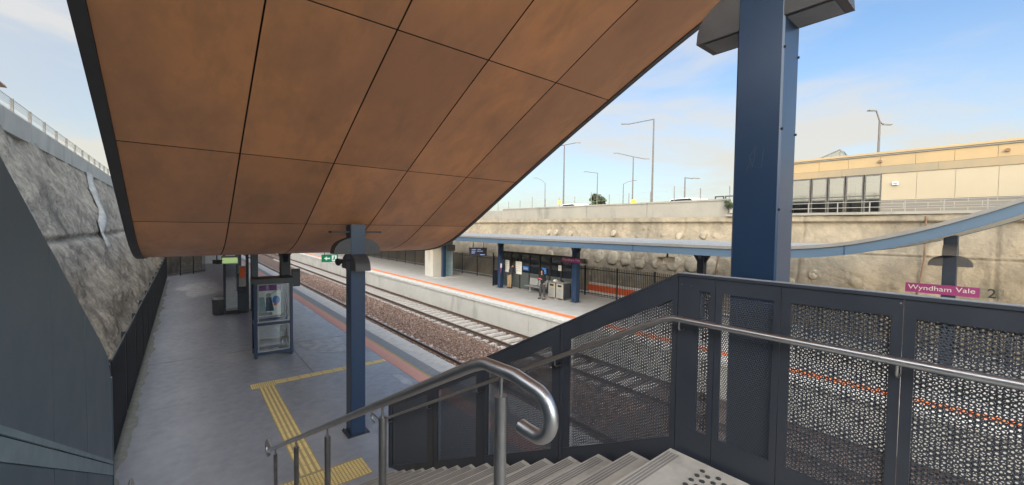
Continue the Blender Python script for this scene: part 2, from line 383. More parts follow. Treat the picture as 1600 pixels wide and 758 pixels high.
# track bed
b = MB(); nx, ny = 60, 300; vs = []
for j in range(ny+1):
    y = -6+j*(j*.0016+.12) if j else -6
    for i in range(nx+1):
        x = E1-.1+(E2+.2-E1)*i/nx
        z = -1.27+.05*noise.noise(Vector((x*1.5, y*1.5, 0)))+.035*noise.noise(Vector((x*8, y*8, 3)))
        if 9.0 < x < 11.0: z += .09*math.sin((x-9)/2*math.pi)
        if x > 11.15 or x < 8.9: z -= .075
        vs.append((x, y, z))
b.add(vs, [(j*(nx+1)+i, j*(nx+1)+i+1, (j+1)*(nx+1)+i+1, (j+1)*(nx+1)+i) for j in range(ny) for i in range(nx)], smooth=True)
tag(b.build('track_bed', 'ballast', recalc=False), kind='structure')
rng = np.random.default_rng(3)
def stones(name, n, x0, x1, ypow, m):
    yy = 7+(rng.random(n)**ypow)*42; xx = x0+rng.random(n)*(x1-x0)
    s = .022+rng.random(n)*.03; s *= (1+np.maximum(0, yy-20)/50)
    base = np.array([(1, 0, 0), (-1, 0, 0), (0, 1, 0), (0, -1, 0), (0, 0, 1), (0, 0, -1)], float)
    a = rng.random(n)*6.28; c, si = np.cos(a), np.sin(a)
    V = base[None]*(s[:, None, None]*(.6+.8*rng.random((n, 6, 1)))); V[:, :, 2] *= .7
    X = V[..., 0]*c[:, None]-V[..., 1]*si[:, None]; Y = V[..., 0]*si[:, None]+V[..., 1]*c[:, None]
    zz = -1.27+np.where((xx > 9) & (xx < 11), .09*np.sin((xx-9)/2*np.pi), 0)+rng.random(n)*.05
    V = np.stack([X+xx[:, None], Y+yy[:, None], V[..., 2]+zz[:, None]], -1).reshape(-1, 3)
    F = np.array([(0, 2, 4), (2, 1, 4), (1, 3, 4), (3, 0, 4), (2, 0, 5), (1, 2, 5), (3, 1, 5), (0, 3, 5)])
    F = (F[None]+6*np.arange(n)[:, None, None]).reshape(-1)
    me = bpy.data.meshes.new(name); me.vertices.add(len(V)); me.vertices.foreach_set('co', V.ravel())
    me.loops.add(len(F)); me.loops.foreach_set('vertex_index', F); me.polygons.add(len(F)//3)
    me.polygons.foreach_set('loop_start', np.arange(0, len(F), 3)); me.update(calc_edges=True)
    me.materials.append(M[m]); o = bpy.data.objects.new(name, me); COL.objects.link(o); return o
tag(stones('ballast_stones', 30000, 8.2, 11.35, 1.5, 'stone'), 'brown crushed rock ballast between the two railway tracks', 'ballast', kind='stuff')
sl0 = None
for cx, lab, nsl in ((7.75, 'railway track nearest the concrete platform edge, half buried in brown ballast', 70), (12.50, 'railway track beside the far platform wall with its sleepers exposed', 100)):
    t = empty('railway_track', (cx, 0, -1.3), 0, lab, 'railway track', 'railway tracks in the cutting')
    for sx_ in (-.80, .80):
        q = MB(); q.prism([(sx_-.07, .06), (sx_+.07, .06), (sx_+.07, .075), (sx_+.012, .095), (sx_+.012, .18), (sx_+.036, .19), (sx_+.036, .215), (sx_-.036, .215), (sx_-.036, .19), (sx_-.012, .18), (sx_-.012, .095), (sx_-.07, .075)], -20, 170, axis='y')
        q.box(sx_-.03, sx_+.03, -20, 170, .2155, .219, 'rail_top'); q.build('rail', 'rail', t)
    lift = .0 if cx > 10 else -.0
    for k in range(nsl):
        if sl0 is None:
            q = MB(); q.prism([(-.13, -.06), (.13, -.06), (.11, .065), (-.11, .065)], -1.25, 1.25, axis='x')
            for sx_ in (-.80, .80):
                for e in (-.1, .1): q.box(sx_+e-.025, sx_+e+.025, -.05, .05, .065, .10, 'rail')
            o = sl0 = q.build('sleeper', 'sleeper', t)
        else:
            o = sl0.copy(); COL.objects.link(o); o.parent = t
        o.location = (0, 8.0+.68*k, lift)

# ------------------------------------------------------------------ cutting walls
def shot_wall(name, fn, y0, y1, ny, zs, m, smooth=True):
    q = MB(); vs = []
    for j in range(ny+1):
        y = y0+(y1-y0)*j/ny
        for z in zs: vs.append(fn(y, z))
    n = len(zs)
    q.add(vs, [(j*n+i, j*n+i+1, (j+1)*n+i+1, (j+1)*n+i) for j in range(ny) for i in range(n-1)], smooth=smooth)
    return q.build(name, m, recalc=False)
def lw(y, z):
    x = -1.62-2.72*(z/7.25)
    a = .16*noise.fractal(Vector((y*.45, z*.55, 1)), 1.0, 2.0, 4)+.055*noise.fractal(Vector((y*2.6, z*1.7, 5)), .8, 2.0, 5)+.035*abs(noise.noise(Vector((y*6, z*3.5, 8))))
    a += .18*math.exp(-((z-3.7)/.10)**2)*-1*(1 if y > 14 else .3)
    a += .13*max(0, math.sin(z*1.5+math.sin(y*.5)))-.05
    return (x+max(-.3, min(.38, a)), y, z)
t = empty('shotcrete_wall', (-1.6, 15, 0), 0, 'rough grey shotcrete retaining wall rising behind the black fence on the left', 'retaining wall')
def adopt(o, t):
    o.parent = t; o.location = -Vector(t.location); return o
adopt(shot_wall('wall_face', lw, 1, 32, 420, [7.3*i/110-.05 for i in range(111)], 'shot_left'), t)
adopt(shot_wall('wall_face', lw, 32, 48, 100, [7.3*i/60-.05 for i in range(61)], 'shot_left'), t)
adopt(shot_wall('wall_face', lw, -6, 1, 50, [7.3*i/60-.05 for i in range(61)], 'shot_left'), t)
q = MB(); y = -6
while y < 90:
    q.box(-4.72, -4.28, y+.01, y+7.19, 7.15, 7.88, 'precast', ); y += 7.2
adopt(q.build('parapet', 'left_parapet'), t)
q = MB(); rw_ = random.Random(6); vv = []
path = [(34.0, 7.12), (32.6, 6.6), (31.6, 6.1), (30.7, 5.6), (30.0, 5.1), (29.2, 4.7), (28.5, 4.3), (27.8, 3.8), (27.0, 3.2)]
for k, (y_, z_) in enumerate(path):
    w_ = (.26+rw_.uniform(-.12, .15))*(1.4 if k in (0, 1, 6) else 1)
    for s_ in (-1, -.3, .35, 1):
        p_ = lw(y_+s_*w_, z_+rw_.uniform(-.08, .08)); vv.append((p_[0]+(.05 if abs(s_) == 1 else .13+rw_.uniform(0, .08)), p_[1], p_[2]))
q.add(vv, [(4*k+i, 4*k+i+1, 4*k+i+5, 4*k+i+4) for k in range(len(path)-1) for i in range(3)], smooth=True)
o = adopt(q.build('drain_cover', 'stain', recalc=False), t); sm_ = o.modifiers.new('t', 'SOLIDIFY'); sm_.thickness = .05
q = MB()
tf = empty('parapet_railing', (-4.5, 10, 7.88), 0, 'grey wire mesh railing on top of the white parapet high on the left', 'railing')
y = 5.0; k = 0
while y < 75:
    q = MB(); q.box(-4.55, -4.47, y-.03, y+.03, 7.87, 8.52); adopt(q.build('post', 'alu'), tf); y += 2.1
q = MB()
for z in (8.50, 8.44, 8.38, 8.32, 8.26, 8.1, 7.98): q.tube([(-4.51, 3, z), (-4.51, 75, z)], .007 if z < 8.5 else .013, n=4)
adopt(q.build('wires', 'galv'), tf)
q = MB()
for k in range(55):
    a = random.uniform(0, 6.28); l = random.uniform(.5, 1.1); h = random.uniform(.2, .8)
    c = Vector((-4.3+random.uniform(-.1, .1), 14.6+random.uniform(-.5, .5), 7.25)); e = c+Vector((math.cos(a)*l*.5+.15, math.sin(a)*l*.7, h*.55))
    s_ = Vector((-math.sin(a), math.cos(a), 0))*.02; mid = (c+e)/2+Vector((0, 0, .12))
    q.add([c-s_, c+s_, mid+s_, mid-s_, e], [(0, 1, 2, 3), (3, 2, 4)])
tag(q.build('grass_tuft', 'galv', recalc=False), 'pale dry grass tuft growing over the top of the left retaining wall', 'plant')
hb = empty('house', (-15, 48, 7.2), 0, 'pink edged house roof corner at the upper left edge above the railing', 'house')
q = MB(); q.box(-6, -.5, -5, 3, 0, 8.0); q.build('wall', 'facade_white', hb)
q = MB(); q.add([(-7, -6, 8.0), (4.0, -6, 8.0), (4.0, 4.2, 8.0), (-7, 4.2, 8.0), (-7, -6, 9.6), (3.9, -6, 8.2), (3.9, 4.2, 8.2), (-7, 4.2, 9.6)], [(3, 2, 1, 0), (4, 5, 6, 7), (0, 1, 5, 4), (1, 2, 6, 5), (2, 3, 7, 6), (3, 0, 4, 7)]); q.build('roof', 'tile_red', hb)

# right-hand wall
def rx(z): return 21.9+1.9*((z+.3)/5.4)
circ = [(19.4-1.12*i, 2.35+.05*(i % 2), .45) for i in range(9)]+[(21.2, 2.3, .45), (23.2, 2.2, .42)]
rb = random.Random(5)
bumps = [(24-1.05*i+rb.uniform(-.3, .3), 3.95+rb.uniform(-.12, .12), rb.uniform(.12, .26)) for i in range(14)]+[(24-1.05*i+rb.uniform(-.3, .3), 4.5+rb.uniform(-.1, .1), rb.uniform(.09, .2)) for i in range(10)]
bumps += [(7.4-.75*i+rb.uniform(-.2, .2), 2.3+rb.uniform(-.3, .15)-.35*(i % 2), rb.uniform(.10, .24)) for i in range(8)]
ALL = [(a, b_, c, .12) for a, b_, c in circ]+[(a, b_, c, .13) for a, b_, c in bumps]
def rw(y, z):
    a = .10*noise.fractal(Vector((y*.4, z*.5, 9)), 1.0, 2.0, 4)+.03*noise.fractal(Vector((y*2.4, z*2.4, 2)), 1.0, 2.0, 3)
    for cy, cz, r_, h in ALL:
        dd = math.hypot(y-cy, (z-cz)*1.0)
        if dd < r_*1.25:
            ed = min(1, max(0, (r_*1.1-dd)/(r_*.28)))
            a += h*.45*ed*(1+.35*noise.noise(Vector((y*5, z*5, cy))))
    if abs((y % 6.1)-.3) < .05: a -= .08
    if abs(z-3.35) < .04: a -= .08
    if z > 3.4: a -= .10
    if z > 4.78: a += .22
    return (rx(z)-a, y, z)
tr = empty('shotcrete_wall', (22, 15, 0), 0, 'tan shotcrete retaining wall with round patches behind the far platform', 'retaining wall')
adopt(shot_wall('wall_face', rw, -8, 36, 620, [-.3+5.4*i/92 for i in range(93)], 'shot_right'), tr)
adopt(shot_wall('wall_face', rw, 36, 120, 200, [-.3+5.4*i/30 for i in range(31)], 'shot_right'), tr)
q = MB()
y = 10.1
while y < 26:
    q.box(23.95, 24.15, y+.012, y+5.188, 4.98, 6.02); q.box(23.90, 24.20, y+.012, y+5.188, 6.022, 6.12); y += 5.2
q.box(23.96, 24.14, y+.02, 60, 4.98, 5.98)
adopt(q.build('parapet', 'parapet'), tr)
q = MB(); rd = random.Random(12)
for cy, cz, r_, h in ALL:
    if r_ < .2: continue
    n = 26; ring = []; sd = rd.random()*50
    for lay, (kr, off) in enumerate(((1.0, -.06), (.95, .0), (.80, .03), (.5, .015+rd.random()*.05), (.2, .045))):
        for j in range(n):
            a = 2*math.pi*j/n; k_ = r_*kr*.92*(1+.22*noise.noise(Vector((math.cos(a)*1.3, math.sin(a)*1.3, sd)))+.05*noise.noise(Vector((math.cos(a)*5, math.sin(a)*5, sd))))
            yy, zz = cy+k_*math.cos(a), cz+k_*math.sin(a)*(1.25 if math.sin(a) < 0 else 1.0)
            ring.append((rx(zz)-off-.05-.05*noise.noise(Vector((yy*6, zz*6, sd))), yy, zz))
    q.add(ring, [(l*n+j, l*n+(j+1) % n, (l+1)*n+(j+1) % n, (l+1)*n+j) for l in range(4) for j in range(n)]+[tuple(range(4*n, 5*n))], smooth=True)
adopt(q.build('anchor_patches', 'shot_patch'), tr)
q = MB(); q.box(23.55, 24.5, -8, 10.1, 5.10, 5.22, 'parapet'); q.box(23.6, 24.3, 7.2, 8.4, 5.225, 5.5); adopt(q.build('capping', 'parapet'), tr)
q = MB(); rz = random.Random(8)
for y_, z0, z1 in ((6.28, 2.9, 3.35), (10.1, 1.6, 3.2), (7.2, 1.9, 3.35)): q.tube([(rx(z0)-.12, y_, z0), (rx(z1)-.12, y_+.03, z1)], .035, n=5)
q.tube([(rx(4.9)-.2, 2.2, 5.0), (rx(3.2)-.16, 2.15, 3.3), (rx(2.0)-.13, 2.3, 1.5)], .03, n=5)
adopt(q.build('drain_stain', 'rust'), tr)
# fence of thin posts behind the parapet
tf = empty('wire_fence', (24.6, 15, 5.05), 0, 'thin post and wire fence on the skyline behind the concrete parapet', 'fence')
y = 10.6
while y < 60:
    q = MB(); q.tube([(25.2, y, 5.05), (25.2, y, 6.95+(.25 if int(y) % 7 == 0 else 0))], .028, n=6); adopt(q.build('post', 'alu'), tf); y += 1.75
q = MB()
for z in (6.9, 6.5): q.tube([(25.2, 10.6, z), (25.2, 60, z)], .006, n=4)
adopt(q.build('wires', 'galv'), tf)
# dark framed gate and a shrub at the end of the parapet
tg = empty('gate_frame', (24.1, 10, 5.2), 0, 'dark metal framed mesh gate at the end of the concrete parapet', 'gate')
for y0, y1 in ((-.15, .38), (.44, .95)):
    q = MB()
    q.box(-.03, .03, y0, y0+.05, 0, 1.1); q.box(-.03, .03, y1-.05, y1, 0, 1.1); q.box(-.028, .028, y0+.05, y1-.05, 1.04, 1.098); q.box(-.028, .028, y0+.05, y1-.05, .04, .09); q.build('frame', 'black', tg)
    q = MB()
    for i in range(9): yy = y0+.05+(y1-y0-.1)*i/8; q.tube([(0, yy, .09), (0, yy, 1.04)], .003, n=4)
    q.build('mesh_infill', 'alu', tg)
def leafcloud(q, c, rad, n, size, seed, zs=1):
    rnd = random.Random(seed)
    for i in range(n):
        v = Vector((rnd.gauss(0, 1), rnd.gauss(0, 1), rnd.gauss(0, 1)))
        v = v.normalized()*rnd.random()**.45
        k = 1+.45*noise.noise(v*2.2+Vector((seed, 0, 0)))
        p_ = Vector(c)+Vector((v.x*rad*k, v.y*rad*k, v.z*rad*k*zs))
        a = Vector((rnd.uniform(-1, 1), rnd.uniform(-1, 1), rnd.uniform(-1, 1))).normalized(); b2 = a.orthogonal().normalized()*size*rnd.uniform(.4, 1); a *= size
        q.add([p_-a, p_+b2, p_+a, p_-b2], [(0, 1, 2, 3)])
def tree(name, loc, h, rad, lab, cat, n=900, size=.16, trunk=True, group=None, seed=1):
    t = empty(name, loc, 0, lab, cat, group)
    q = MB(); q.tube([(0, 0, -.05), (.05, .02, h*.35), (-.04, .05, h*.7)], [.06*h/2, .045*h/2, .02*h/2], n=7)
    for a in range(4): q.tube([(0, 0, h*.3+.05*a), (math.cos(a*1.7)*rad*.6, math.sin(a*1.7)*rad*.6, h*.62)], [.02*h/2, .008*h/2], n=5)
    q.build('trunk', 'bark', t)
    q = MB(); rs = random.Random(seed)
    for k in range(6): leafcloud(q, (rs.uniform(-.5, .5)*rad, rs.uniform(-.5, .5)*rad, h*.68+rs.uniform(-.22, .25)*h), rad*.55, n//6, size, seed+k, .8)
    q.build('crown', 'leaf', t, recalc=False); return t
tree('shrub', (23.8, 10.05, 5.2), .85, .35, 'small green shrub growing in front of the dark framed gate', 'shrub', 420, .05, seed=4)
tree('tree', (81, 67, 5.0), 9.0, 2.5, 'dark rounded tree on the skyline beyond the concrete parapet', 'tree', 1800, .4, seed=9)

# ------------------------------------------------------------------ skyline lamps, signs, cars
def lamp(x, y, top, arms, lab, r=.11, curved=False):
    t = empty('street_lamp', (x, y, 5.05), 0, lab, 'street lamp', 'lamp posts on the skyline')
    h = top-5.05
    q = MB(); q.tube([(0, 0, 0), (0, 0, h)], [r*1.25, r*.7], n=8); q.tube([(0, 0, 0), (0, 0, .5)], r*1.9, n=8); q.build('pole', 'lamp_pole', t)
    for dx, dy, dz in arms:
        a = MB(); a.tube([(0, 0, h-.05), (dx*.5, dy*.5, h-.02+dz*(.7 if curved else .5)), (dx, dy, h+dz)], r*.5, n=6); a.build('arm', 'lamp_pole', t)
        L_ = Vector((dx, dy, 0)).normalized(); hx = MB()
        c = Vector((dx, dy, h+dz)); s_ = Vector((-L_.y, L_.x, 0))*.16
        e = c+L_*.75
        hx.add([c-s_*.5, c+s_*.5, e+s_, e-s_, c-s_*.5+Vector((0, 0, .12)), c+s_*.5+Vector((0, 0, .12)), e+s_+Vector((0, 0, .08)), e-s_+Vector((0, 0, .08))],
               [(3, 2, 1, 0), (4, 5, 6, 7), (0, 1, 5, 4), (1, 2, 6, 5), (2, 3, 7, 6), (3, 0, 4, 7)])
        hx.build('lamp_head', 'alu', t)
    return t
def ap(dx_img): return (dx_img*.776, -dx_img*.631)     # across the view
lamp(45, 28.1, 17.9, [(*ap(-3.2), -.7)], 'tallest single arm lamp post on the skyline, arm pointing left')
lamp(60, 41.2, 16.8, [(*ap(-2.6), .5), (*ap(2.0), -.4)], 'twin arm lamp post rising over the right half of the parapet')
lamp(45, 43.1, 17.0, [(*ap(1.7), .3), (*ap(-2.0), -.4)], 'tall lamp post close to the edge of the brown soffit')
lamp(55, 44.8, 13.9, [(*ap(-1.6), .1)], 'slim lamp post with short left arm above the middle of the parapet', .08)
lamp(60, 43.1, 12.3, [(*ap(1.6), .55)], 'low lamp post with a curved arm pointing right, left of the yellow sign', .08, True)
lamp(45, 23.9, 10.4, [(*ap(.9), -.15)], 'short lamp post with dark head near the framed gate', .09)
lamp(60, 62.9, 14.0, [(*ap(-1.7), .95)], 'leftmost small lamp post with curved arm beside the soffit edge', .08, True)
lamp(50, 8.0, 14.6, [(*ap(-.35), .9), (*ap(.35), -.35)], 'lamp post behind the cream building roof')
for x, y, r_, hc, lab in ((46, 31.4, .40, 2.75, 'round yellow road sign on the skyline beside a lamp post'), (50, 48.8, .30, 3.75, 'small yellow road sign on the skyline above the left of the parapet')):
    t = empty('road_sign', (x, y, 5.05), R(129), lab, 'road sign')
    q = MB(); q.tube([(0, .04, 0), (0, .04, hc+.2)], .035, n=6); q.build('post', 'alu', t)
    q = MB(); q.prism([(r_*math.cos(a*math.pi/8), hc+r_*1.2*math.sin(a*math.pi/8)) for a in range(16)], -.02, .0, axis='y'); q.build('sign_plate', 'sign_yellow', t)
def car(x, y, rz, lab, grp):
    t = empty('parked_car', (x, y, 5.05), rz, lab, 'car', grp)
    q = MB(); q.prism([(-2.1, .3), (2.1, .3), (2.15, .75), (1.9, .95), (1.0, 1.0), (.45, 1.48), (-1.2, 1.5), (-1.85, 1.05), (-2.15, .95)], -.85, .85, axis='y'); q.build('body', 'car_paint', t)
    q = MB(); q.prism([(.88, 1.03), (.40, 1.43), (-1.15, 1.44), (-1.65, 1.06)], -.856, .856, axis='y'); q.build('window', 'screen', t)
    for sx_ in (-1.35, 1.35):
        for sy in (-.78, .78):
            q = MB(); q.prism([(sx_+.32*math.cos(a*math.pi/8), .32+.32*math.sin(a*math.pi/8)) for a in range(16)], sy-.1, sy+.1, axis='y'); q.build('wheel', 'tyre', t)
car(28, 25.6, R(80), 'pale car roof showing above the parapet near the dark tree', 'cars parked behind the parapet')
car(28, 14.9, R(80), 'pale car roof showing above the right end of the parapet', 'cars parked behind the parapet')

# ------------------------------------------------------------------ cream station building on the far bank
bx = 26.0
tb = empty('station_building', (bx, 0, 5.2), 0, 'long low cream panelled building with large windows above the tan wall', 'building')
q = MB(); zt = 8.16-5.2
def wallpan(q, x0, x1, y0, y1, n, z0, z1, m, gap=.012):
    w = (y1-y0)/n
    for i in range(n): q.box(x0, x1, y0+i*w+gap/2, y0+(i+1)*w-gap/2, z0, z1, m)
wallpan(q, 0, .12, -8, 8.9, 14, 2.28, 2.78, 'facade'); q.box(.05, .13, -8, 8.9, 1.93, 2.8, 'facade2')
wallpan(q, -.02, .12, -8, 8.9, 5, 1.93, 2.27, 'facade2', .006)
wallpan(q, .02, .12, -8, 4.0, 10, .66, 1.92, 'facade_white')
q.box(.06, .12, -8, 4.0, 0, 1.92, 'facade_white')
q.box(.3, 9, -8, -7.8, 0, 2.7, 'facade'); q.box(.3, 9, 8.7, 8.9, 0, 2.7, 'facade')
q.build('wall', 'facade', tb)
q = MB(); q.box(.03, .0599, -8, 4.0, 0, .655); q.build('brick_base', 'brick', tb)
q = MB(); q.box(-.10, 9, -8.1, 9.0, 2.86, 2.96, 'facade'); q.box(-.06, 9, -8.1, 9.0, 2.785, 2.858, 'gutter'); q.build('roof', 'facade', tb)
q = MB(); q.box(3.8, 4.0, 4.01, 8.69, 0, 1.92, 'interior'); q.box(.13, 4, 3.9, 4.0, 0, 1.92, 'interior'); q.box(.14, 4, 4.01, 8.69, 1.94, 2.0, 'interior')
q.box(2.0, 2.06, 4.3, 5.3, .1, 1.7, 'interior_lt'); q.box(2.0, 2.06, 5.6, 6.3, .1, 1.8, 'interior_lt'); q.box(1.2, 1.8, 4.6, 5.3, 0, .75, 'interior_lt'); q.box(1.4, 1.9, 6.0, 6.6, 0, .8, 'interior'); q.build('interior', 'interior', tb)
for y0, y1 in ((4.0, 4.62), (4.66, 5.34), (5.38, 6.06), (6.1, 6.78), (6.82, 7.7), (7.74, 8.88)):
    w = MB(); w.box(-.02, .06, y0, y0+.05, 0, 1.92); w.box(-.02, .06, y1-.05, y1, 0, 1.92); w.box(-.018, .058, y0+.05, y1-.05, 1.86, 1.918); w.box(-.018, .058, y0+.05, y1-.05, .86, .92); w.box(-.018, .058, y0+.05, y1-.05, 0, .07)
    w = w.build('window', 'frame_dark', tb); v = MB(); v.box(.015, .025, y0+.051, y1-.051, .071, 1.859); v.build('pane', 'window', w)
q = MB(); q.box(-.10, .0, 3.40, 3.60, 1.36, 1.50, 'paint_white'); q.box(-.11, -.1, 3.43, 3.57, 1.38, 1.44, 'alu'); q.build('wall_light', 'paint_white', tb)
for yy in (4.07, .2):
    q = MB(); q.prism([(.07*math.cos(a*math.pi/6)+yy, 2.52+.07*math.sin(a*math.pi/6)) for a in range(12)], -.12, 0, axis='x'); q.build('vent', 'rust', tb)
tm = empty('roof_lantern', (36, 8.2, 8.0), 0, 'small pitched glazed roof lantern rising behind the cream building roof', 'roof lantern')
q = MB(); q.add([(-.6, -.75, 0), (-.6, .75, 0), (.6, .75, 0), (.6, -.75, 0), (-.6, -.85, 1.5), (-.6, .9, 1.4), (.6, .9, 1.4), (.6, -.85, 1.5), (-.6, -.55, 2.0), (.6, -.55, 2.0)],
      [(3, 2, 1, 0), (0, 1, 5, 8, 4), (3, 7, 9, 6, 2), (0, 4, 7, 3), (1, 2, 6, 5), (4, 8, 9, 7), (8, 5, 6, 9)], 'window')
for a, b_ in (((-.62, -.85, 1.5), (-.62, -.55, 2.03)), ((-.62, -.55, 2.03), (-.62, .95, 1.42)), ((-.62, -.55, 2.03), (-.62, -.55, 0))): q.tube([a, b_], .035, 'gutter', n=5)
q.build('glazing', 'window', tm)
trl = empty('guard_railing', (24.0, 0, 5.22), 0, 'galvanised guard railing along the top of the tan wall before the building', 'railing')
for y in np.arange(-4.0, 7.9, 1.15):
    q = MB(); q.box(-.02, .02, y-.02, y+.02, 0, .46); q.build('post', 'rail_far', trl)
for z in (.47, .22): q = MB(); q.tube([(0, -4.6, z), (0, 7.6, z)], .02, n=8); q.build('rail', 'rail_far', trl)

# ------------------------------------------------------------------ palisade fences
def palisade(x, y0, y1, h, bay, lab, grp, side=1, along='y', skip=None):
    t = empty('palisade_fence', (x, y0, 0), 0, lab, 'fence', grp)
    y = 0
    while y < y1-y0-.01:
        q = MB(); q.box(-.035, .035, y-.035, y+.035, 0, h+.03); q.build('post', 'black_fence', t)
        q = MB(); e = min(y+bay, y1-y0)
        for z in (.16, h-.22): q.box(-.02, .02, y+.036, e-.036, z, z+.045)
        yy = y+.125
        while yy < e-.06:
            q.prism([(yy-.0125, .05), (yy+.0125, .05), (yy+.0125, h-.03), (yy, h), (yy-.0125, h-.03)], side*.021, side*.045, axis='x'); yy += .118
        q.build('picket_panel', 'black_fence', t); y += bay
    return t
palisade(-1.06, 5.2, 42.0, 1.85, 2.4, 'black palisade fence along the foot of the left shotcrete wall', 'black station fences')
palisade(20.35, -7.6, 70, 1.92, 2.5, 'black palisade fence along the back of the far platform', 'black station fences')
t = palisade(0, 0, 4.2, 1.9, 1.4, 'short black fence turning across the end of the left walkway', 'black station fences')
t.location = (-1.06, 42.1, 0); t.rotation_euler = (0, 0, R(-38))
# shotcrete return and pale wall beyond
def cw(y, z):
    a = .2*noise.fractal(Vector((y*.8, z*.8, 21)), 1.0, 2.0, 4)
    k = (y-43.5)/4.8
    return (-2.2+k*4.0+a*.3, y-a, z*(1-.0*k))
o = shot_wall('shotcrete_return_wall', cw, 43.5, 47.8, 40, [4.2*i/40-.02 for i in range(41)], 'shot_left'); tag(o, 'grey shotcrete wall turning the corner at the far end of the left walkway', 'retaining wall')
q = MB(); q.box(1.3, 4.6, 55, 55.3, 0, 4.2); tag(q.build('rendered_wall', 'paint_white'), 'pale rendered wall closing the walkway beyond the kiosk', 'wall')

# orange barrier behind the far fence
tb_ = empty('safety_barrier', (21.0, 13.6, -.03), 0, 'orange and white barrier standing behind the far palisade fence', 'barrier')
for k in range(4):
    y = k*1.25-1.0
    q = MB(); q.prism([(-.14, 0), (.14, 0), (.10, .3), (.06, .52), (.06, .82), (-.06, .82), (-.06, .52), (-.10, .3)], y+.02, y+1.23, axis='y', m='paint_white'); q.build('white_block', 'paint_white', tb_)
    q = MB(); q.box(-.165, -.145, y+.01, y+1.24, .30, .70); q.build('orange_panel', 'orange_plastic', tb_)

# ------------------------------------------------------------------ stairs
q = MB(); g2 = MB()
XL, XR = -.66, 2.76
for k in range(1, 16):
    y0 = NOS0+(k-1)*GO; y1 = y0+GO; zt = 2.7-k*RISE
    q.box(XL, XR, y0+.0, y1-.0, max(zt-.30, 0.001), zt)          # tread + riser block
    for j in range(4): g2.box(XL+.05, XR-.05, y1-.022-.022*j-.006, y1-.022-.022*j+.006, zt-.001, zt+.0025)
q.box(XL, XR, -5.5, NOS0, 2.4, 2.7)
for j in range(4): g2.box(XL+.05, XR-.05, NOS0-.022-.022*j-.006, NOS0-.022-.022*j+.006, 2.699, 2.7025)
ts = empty('staircase', (1, 4, 0), 0, 'worn concrete stairs with grooved nosings leading down to the platform', 'stairs')
adopt(q.build('steps', 'step'), ts); adopt(g2.build('nosing_grooves', 'groove'), ts)
q = MB()
for x0, x1 in ((.1, .25), (2.0, 2.15)): q.prism([(NOS0, 2.1), (NOS0+16*GO, 2.1-16*RISE+.0), (NOS0+16*GO-.6, .0), (NOS0, 2.0-.3)], x0, x1, axis='x')
adopt(q.build('stringer', 'charcoal'), ts)
q = MB()
for i in range(34):
    for j in range(5):
        if i in (3, 17) and j == 2: continue
        x_, y_ = 2.66-.075*i-(.0375 if j % 2 else 0), 1.235-.052*j
        pr = [(x_+.0158*math.cos(a*math.pi/6), y_+.0158*math.sin(a*math.pi/6)) for a in range(12)]; q.prism(pr, 2.7005, 2.706)
adopt(q.build('warning_studs', 'stud'), ts)

# ------------------------------------------------------------------ perforated balustrade
def perf(name, polys, p_, r_, x, th, m, parent, ang=0.0):
    """hex-cell perforated sheet: real holes. polys: list of (ylo, yhi, zlo(y), zhi(y))"""
    allc = []
    for (ya, yb, flo, fhi) in polys:
        zmin = min(flo(ya), flo(yb))-.05; zmax = max(fhi(ya), fhi(yb))+.05
        cy_, cz_ = (ya+yb)/2, (zmin+zmax)/2; Rr = math.hypot(yb-ya, zmax-zmin)/2+.05
        rows = int(2*Rr/(p_*.8660))+1; cols = int(2*Rr/p_)+1
        jj, ii = np.meshgrid(np.arange(rows), np.arange(cols), indexing='ij')
        u = (ii-cols/2)*p_+(jj % 2)*p_/2; v = (jj-rows/2)*p_*.8660
        Y = cy_+u*math.cos(ang)-v*math.sin(ang); Z = cz_+u*math.sin(ang)+v*math.cos(ang)
        lo = flo(ya)+(Y-ya)/(yb-ya)*(flo(yb)-flo(ya)); hi = fhi(ya)+(Y-ya)/(yb-ya)*(fhi(yb)-fhi(ya))
        k = (Y > ya-.01) & (Y < yb+.01) & (Z > lo-.012) & (Z < hi+.012)
        allc.append(np.stack([Y[k], Z[k]], 1))
    c = np.concatenate(allc); n = len(c)
    a = np.arange(6)*math.pi/3+math.pi/6+ang
    ring = np.stack([np.cos(a), np.sin(a)], 1); Ro = p_/math.sqrt(3)
    o_ = c[:, None]+ring*Ro; i_ = c[:, None]+ring*r_
    def v3(q_, xx): return np.concatenate([np.full(q_.shape[:2]+(1,), xx), q_], 2)
    V = np.concatenate([v3(o_, x), v3(i_, x), v3(i_, x+th)], 1).reshape(-1, 3)
    k = np.arange(6); k1 = (k+1) % 6
    F = np.concatenate([np.stack([k, k1, 6+k1, 6+k], 1), np.stack([6+k, 6+k1, 12+k1, 12+k], 1)])
    F = (F[None]+18*np.arange(n)[:, None, None]).reshape(-1)
    me = bpy.data.meshes.new(name); me.vertices.add(len(V)); me.vertices.foreach_set('co', V.ravel())
    me.loops.add(len(F)); me.loops.foreach_set('vertex_index', F); me.polygons.add(len(F)//4)
    me.polygons.foreach_set('loop_start', np.arange(0, len(F), 4)); me.update(calc_edges=True)
    me.materials.append(M[m]); ob = bpy.data.objects.new(name, me); COL.objects.link(ob); ob.parent = parent; return ob
XP = 2.81
ztop = lambda y: 3.968-SL*(y-NOS0) if y > NOS0 else 3.968
znos = lambda y: 2.7-SL*(y-NOS0)
tbal = empty('perforated_balustrade', (0, 0, 0), 0, 'dark perforated metal balustrade following the right side of the stairs', 'balustrade', 'perforated balustrade sections')
wtop = lambda y: ztop(y)-.16
wbot = lambda y: znos(y)+.075
wins = [(1.56, 2.57), (2.80, 3.88), (4.12, 5.10), (5.42, 6.72)]
edges = [1.522, 2.70, 4.0, 5.27, 6.88]
